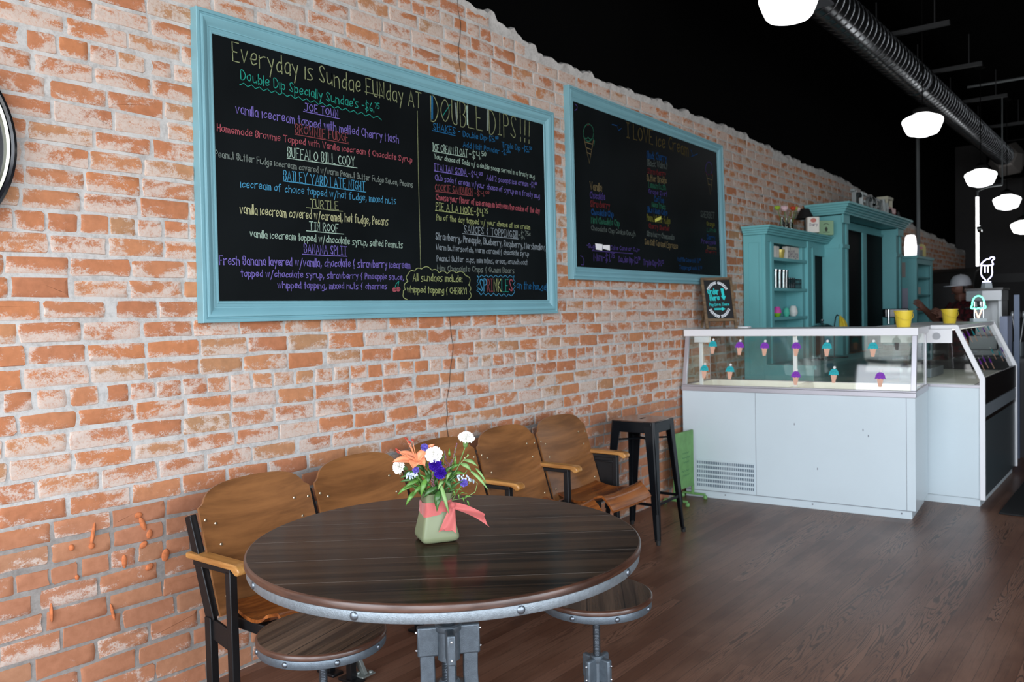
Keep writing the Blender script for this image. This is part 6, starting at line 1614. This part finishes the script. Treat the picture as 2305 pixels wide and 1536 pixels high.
# ---- person working at the espresso machine
def person():
    px, py = 10.50, -1.22
    t = thing('person', 'person in grey cap and dark red plaid shirt turned left with raised hand', 'person', (px, py, 0), math.radians(128))
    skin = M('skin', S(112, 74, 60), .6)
    me = bpy.data.meshes.new('body')
    # joints: local +x is where the person faces, +y their left
    J = dict(pel=(0, 0, .95, .15), spine=(0, 0, 1.15, .145), chest=(.01, 0, 1.35, .155), neck=(.02, 0, 1.50, .06), nk2=(.035, 0, 1.56, .056), head=(.05, 0, 1.64, .088), crown=(.04, 0, 1.70, .085), top=(.03, 0, 1.745, .05),
             ls=(0, .19, 1.44, .075), le=(.12, .27, 1.22, .052), lw=(.30, .18, 1.34, .036), rs=(0, -.19, 1.44, .075), re=(.16, -.26, 1.26, .052), rw=(.36, -.18, 1.42, .034),
             lh=(0, .10, .88, .10), lk=(.02, .11, .48, .07), la=(-.01, .11, .09, .05), lt=(.13, .12, .045, .04), rh=(0, -.10, .88, .10), rk=(.02, -.11, .48, .07), ra=(-.01, -.11, .09, .05), rt=(.13, -.12, .045, .04), nose=(.145, 0, 1.635, .014), chin=(.10, 0, 1.575, .040))
    E = [('pel','spine'),('spine','chest'),('chest','neck'),('neck','nk2'),('nk2','head'),('head','crown'),('crown','top'),('chest','ls'),('ls','le'),('le','lw'),('chest','rs'),('rs','re'),('re','rw'),('pel','lh'),('lh','lk'),('lk','la'),('la','lt'),('pel','rh'),('rh','rk'),('rk','ra'),('ra','rt'),('head','nose'),('nk2','chin')]
    hand = {}
    for s_, w_ in (('l', 'lw'), ('r', 'rw')):
        w0 = Vector(J[w_][:3]); e0 = Vector(J[s_+'e'][:3]); d = (w0-e0).normalized(); sd = d.cross(Vector((0, 1, 0))).normalized(); nn = d.cross(sd)
        J[s_+'p'] = tuple(w0+d*.055)+(.034,); E.append((w_, s_+'p'))
        for k, (off, ln) in enumerate(((-.030, .070), (-.010, .082), (.010, .078), (.029, .060))):
            a = w0+d*.095+sd*off; J[s_+'f%d' % k] = tuple(a)+(.011,); J[s_+'g%d' % k] = tuple(a+d*ln*.55+nn*.012)+(.010,); J[s_+'h%d' % k] = tuple(a+d*ln*.9+nn*.034)+(.008,)
            E += [(s_+'p', s_+'f%d' % k), (s_+'f%d' % k, s_+'g%d' % k), (s_+'g%d' % k, s_+'h%d' % k)]
        J[s_+'t1'] = tuple(w0+d*.05-sd*.042)+(.013,); J[s_+'t2'] = tuple(w0+d*.085-sd*.062+nn*.015)+(.010,); E += [(s_+'p', s_+'t1'), (s_+'t1', s_+'t2')]
    ks = list(J); ix = {k: i for i, k in enumerate(ks)}
    me.from_pydata([J[k][:3] for k in ks], [(ix[a], ix[b_]) for a, b_ in E], [])
    o = bpy.data.objects.new('body', me); COL.objects.link(o); o.parent = t
    md = o.modifiers.new('skin', 'SKIN'); md.use_smooth_shade = True
    for i, k in enumerate(ks):
        sv = me.skin_vertices[0].data[i]; r = J[k][3]; sv.radius = (r, r)
    me.skin_vertices[0].data[ix['pel']].use_root = True
    md2 = o.modifiers.new('sub', 'SUBSURF'); md2.levels = 1; md2.render_levels = 2
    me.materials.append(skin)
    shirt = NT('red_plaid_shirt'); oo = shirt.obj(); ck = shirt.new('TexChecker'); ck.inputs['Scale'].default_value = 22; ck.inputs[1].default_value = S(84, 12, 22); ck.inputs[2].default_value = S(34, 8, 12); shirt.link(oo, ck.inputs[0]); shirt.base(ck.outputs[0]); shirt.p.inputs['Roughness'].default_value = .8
    b = B()
    rings = [(.92, .155, .175), (1.05, .150, .170), (1.2, .152, .180), (1.35, .160, .205), (1.44, .145, .215), (1.49, .10, .15), (1.515, .072, .075)]
    n = 24; vs = [(rx*math.cos(2*PI*k/n)+.005, ry*math.sin(2*PI*k/n), z) for z, rx, ry in rings for k in range(n)]
    b.add(vs, [(i*n+k, i*n+(k+1) % n, (i+1)*n+(k+1) % n, (i+1)*n+k) for i in range(len(rings)-1) for k in range(n)])
    for s_ in ('l', 'r'):
        a = Vector(J[s_+'s'][:3]); e = Vector(J[s_+'e'][:3]); b.tube([a, a.lerp(e, .5), e], [.092, .074, .066], 14)
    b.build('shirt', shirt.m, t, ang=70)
    b = B(); n = 20
    for s_ in (1, -1): b.tube([(0, s_*.085, .98), (0, s_*.10, .85), (.02, s_*.11, .48), (-.01, s_*.11, .10)], [.13, .125, .092, .078], 16)
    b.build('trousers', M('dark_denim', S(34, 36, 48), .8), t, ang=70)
    for s_ in (1, -1):
        b = B(); b.ell((.05, s_*.115, .045), .14, .055, .05, 14); b.build('shoe', bg_, t)
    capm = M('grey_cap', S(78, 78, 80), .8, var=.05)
    b = B(); b.lathe([(.105, 1.675), (.108, 1.70), (.100, 1.745), (.075, 1.785), (.035, 1.803), (0, 1.806)], 24, c=(.042, 0, 0)); b.ell((.042, 0, 1.806), .008, .008, .006, 8)
    br = [(.10, -.085), (.17, -.078), (.215, -.045), (.23, 0), (.215, .045), (.17, .078), (.10, .085)]
    b.add([(x, y, 1.690-.10*(x-.1)-.9*y*y) for x, y in br]+[(x, y, 1.682-.10*(x-.1)-.9*y*y) for x, y in br], [tuple(range(7)), tuple(range(13, 6, -1))]+[(i, 7+i, 7+(i+1) % 7, (i+1) % 7) for i in range(7)])
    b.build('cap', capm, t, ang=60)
    b = B()
    for y in (-.032, .032): b.ell((.130, y, 1.645), .008, .012, .008, 10)
    b.build('eyes', M('eye_dark', S(40, 30, 26), .3), t)
    b = B(); b.ell((.137, 0, 1.592), .006, .024, .005, 10); b.build('mouth', M('lip', S(130, 74, 66), .5), t)
    for y in (-.092, .092):
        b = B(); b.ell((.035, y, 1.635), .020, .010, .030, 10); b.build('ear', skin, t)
    b = B(); b.lathe([(.098, 1.60), (.104, 1.64), (.104, 1.68), (.09, 1.68)], 20, c=(.018, 0, 0)); b.v = [v if v[0] < .06 else (.06, v[1], v[2]) for v in b.v]; b.build('hair', M('dark_hair', S(44, 32, 26), .6), t)
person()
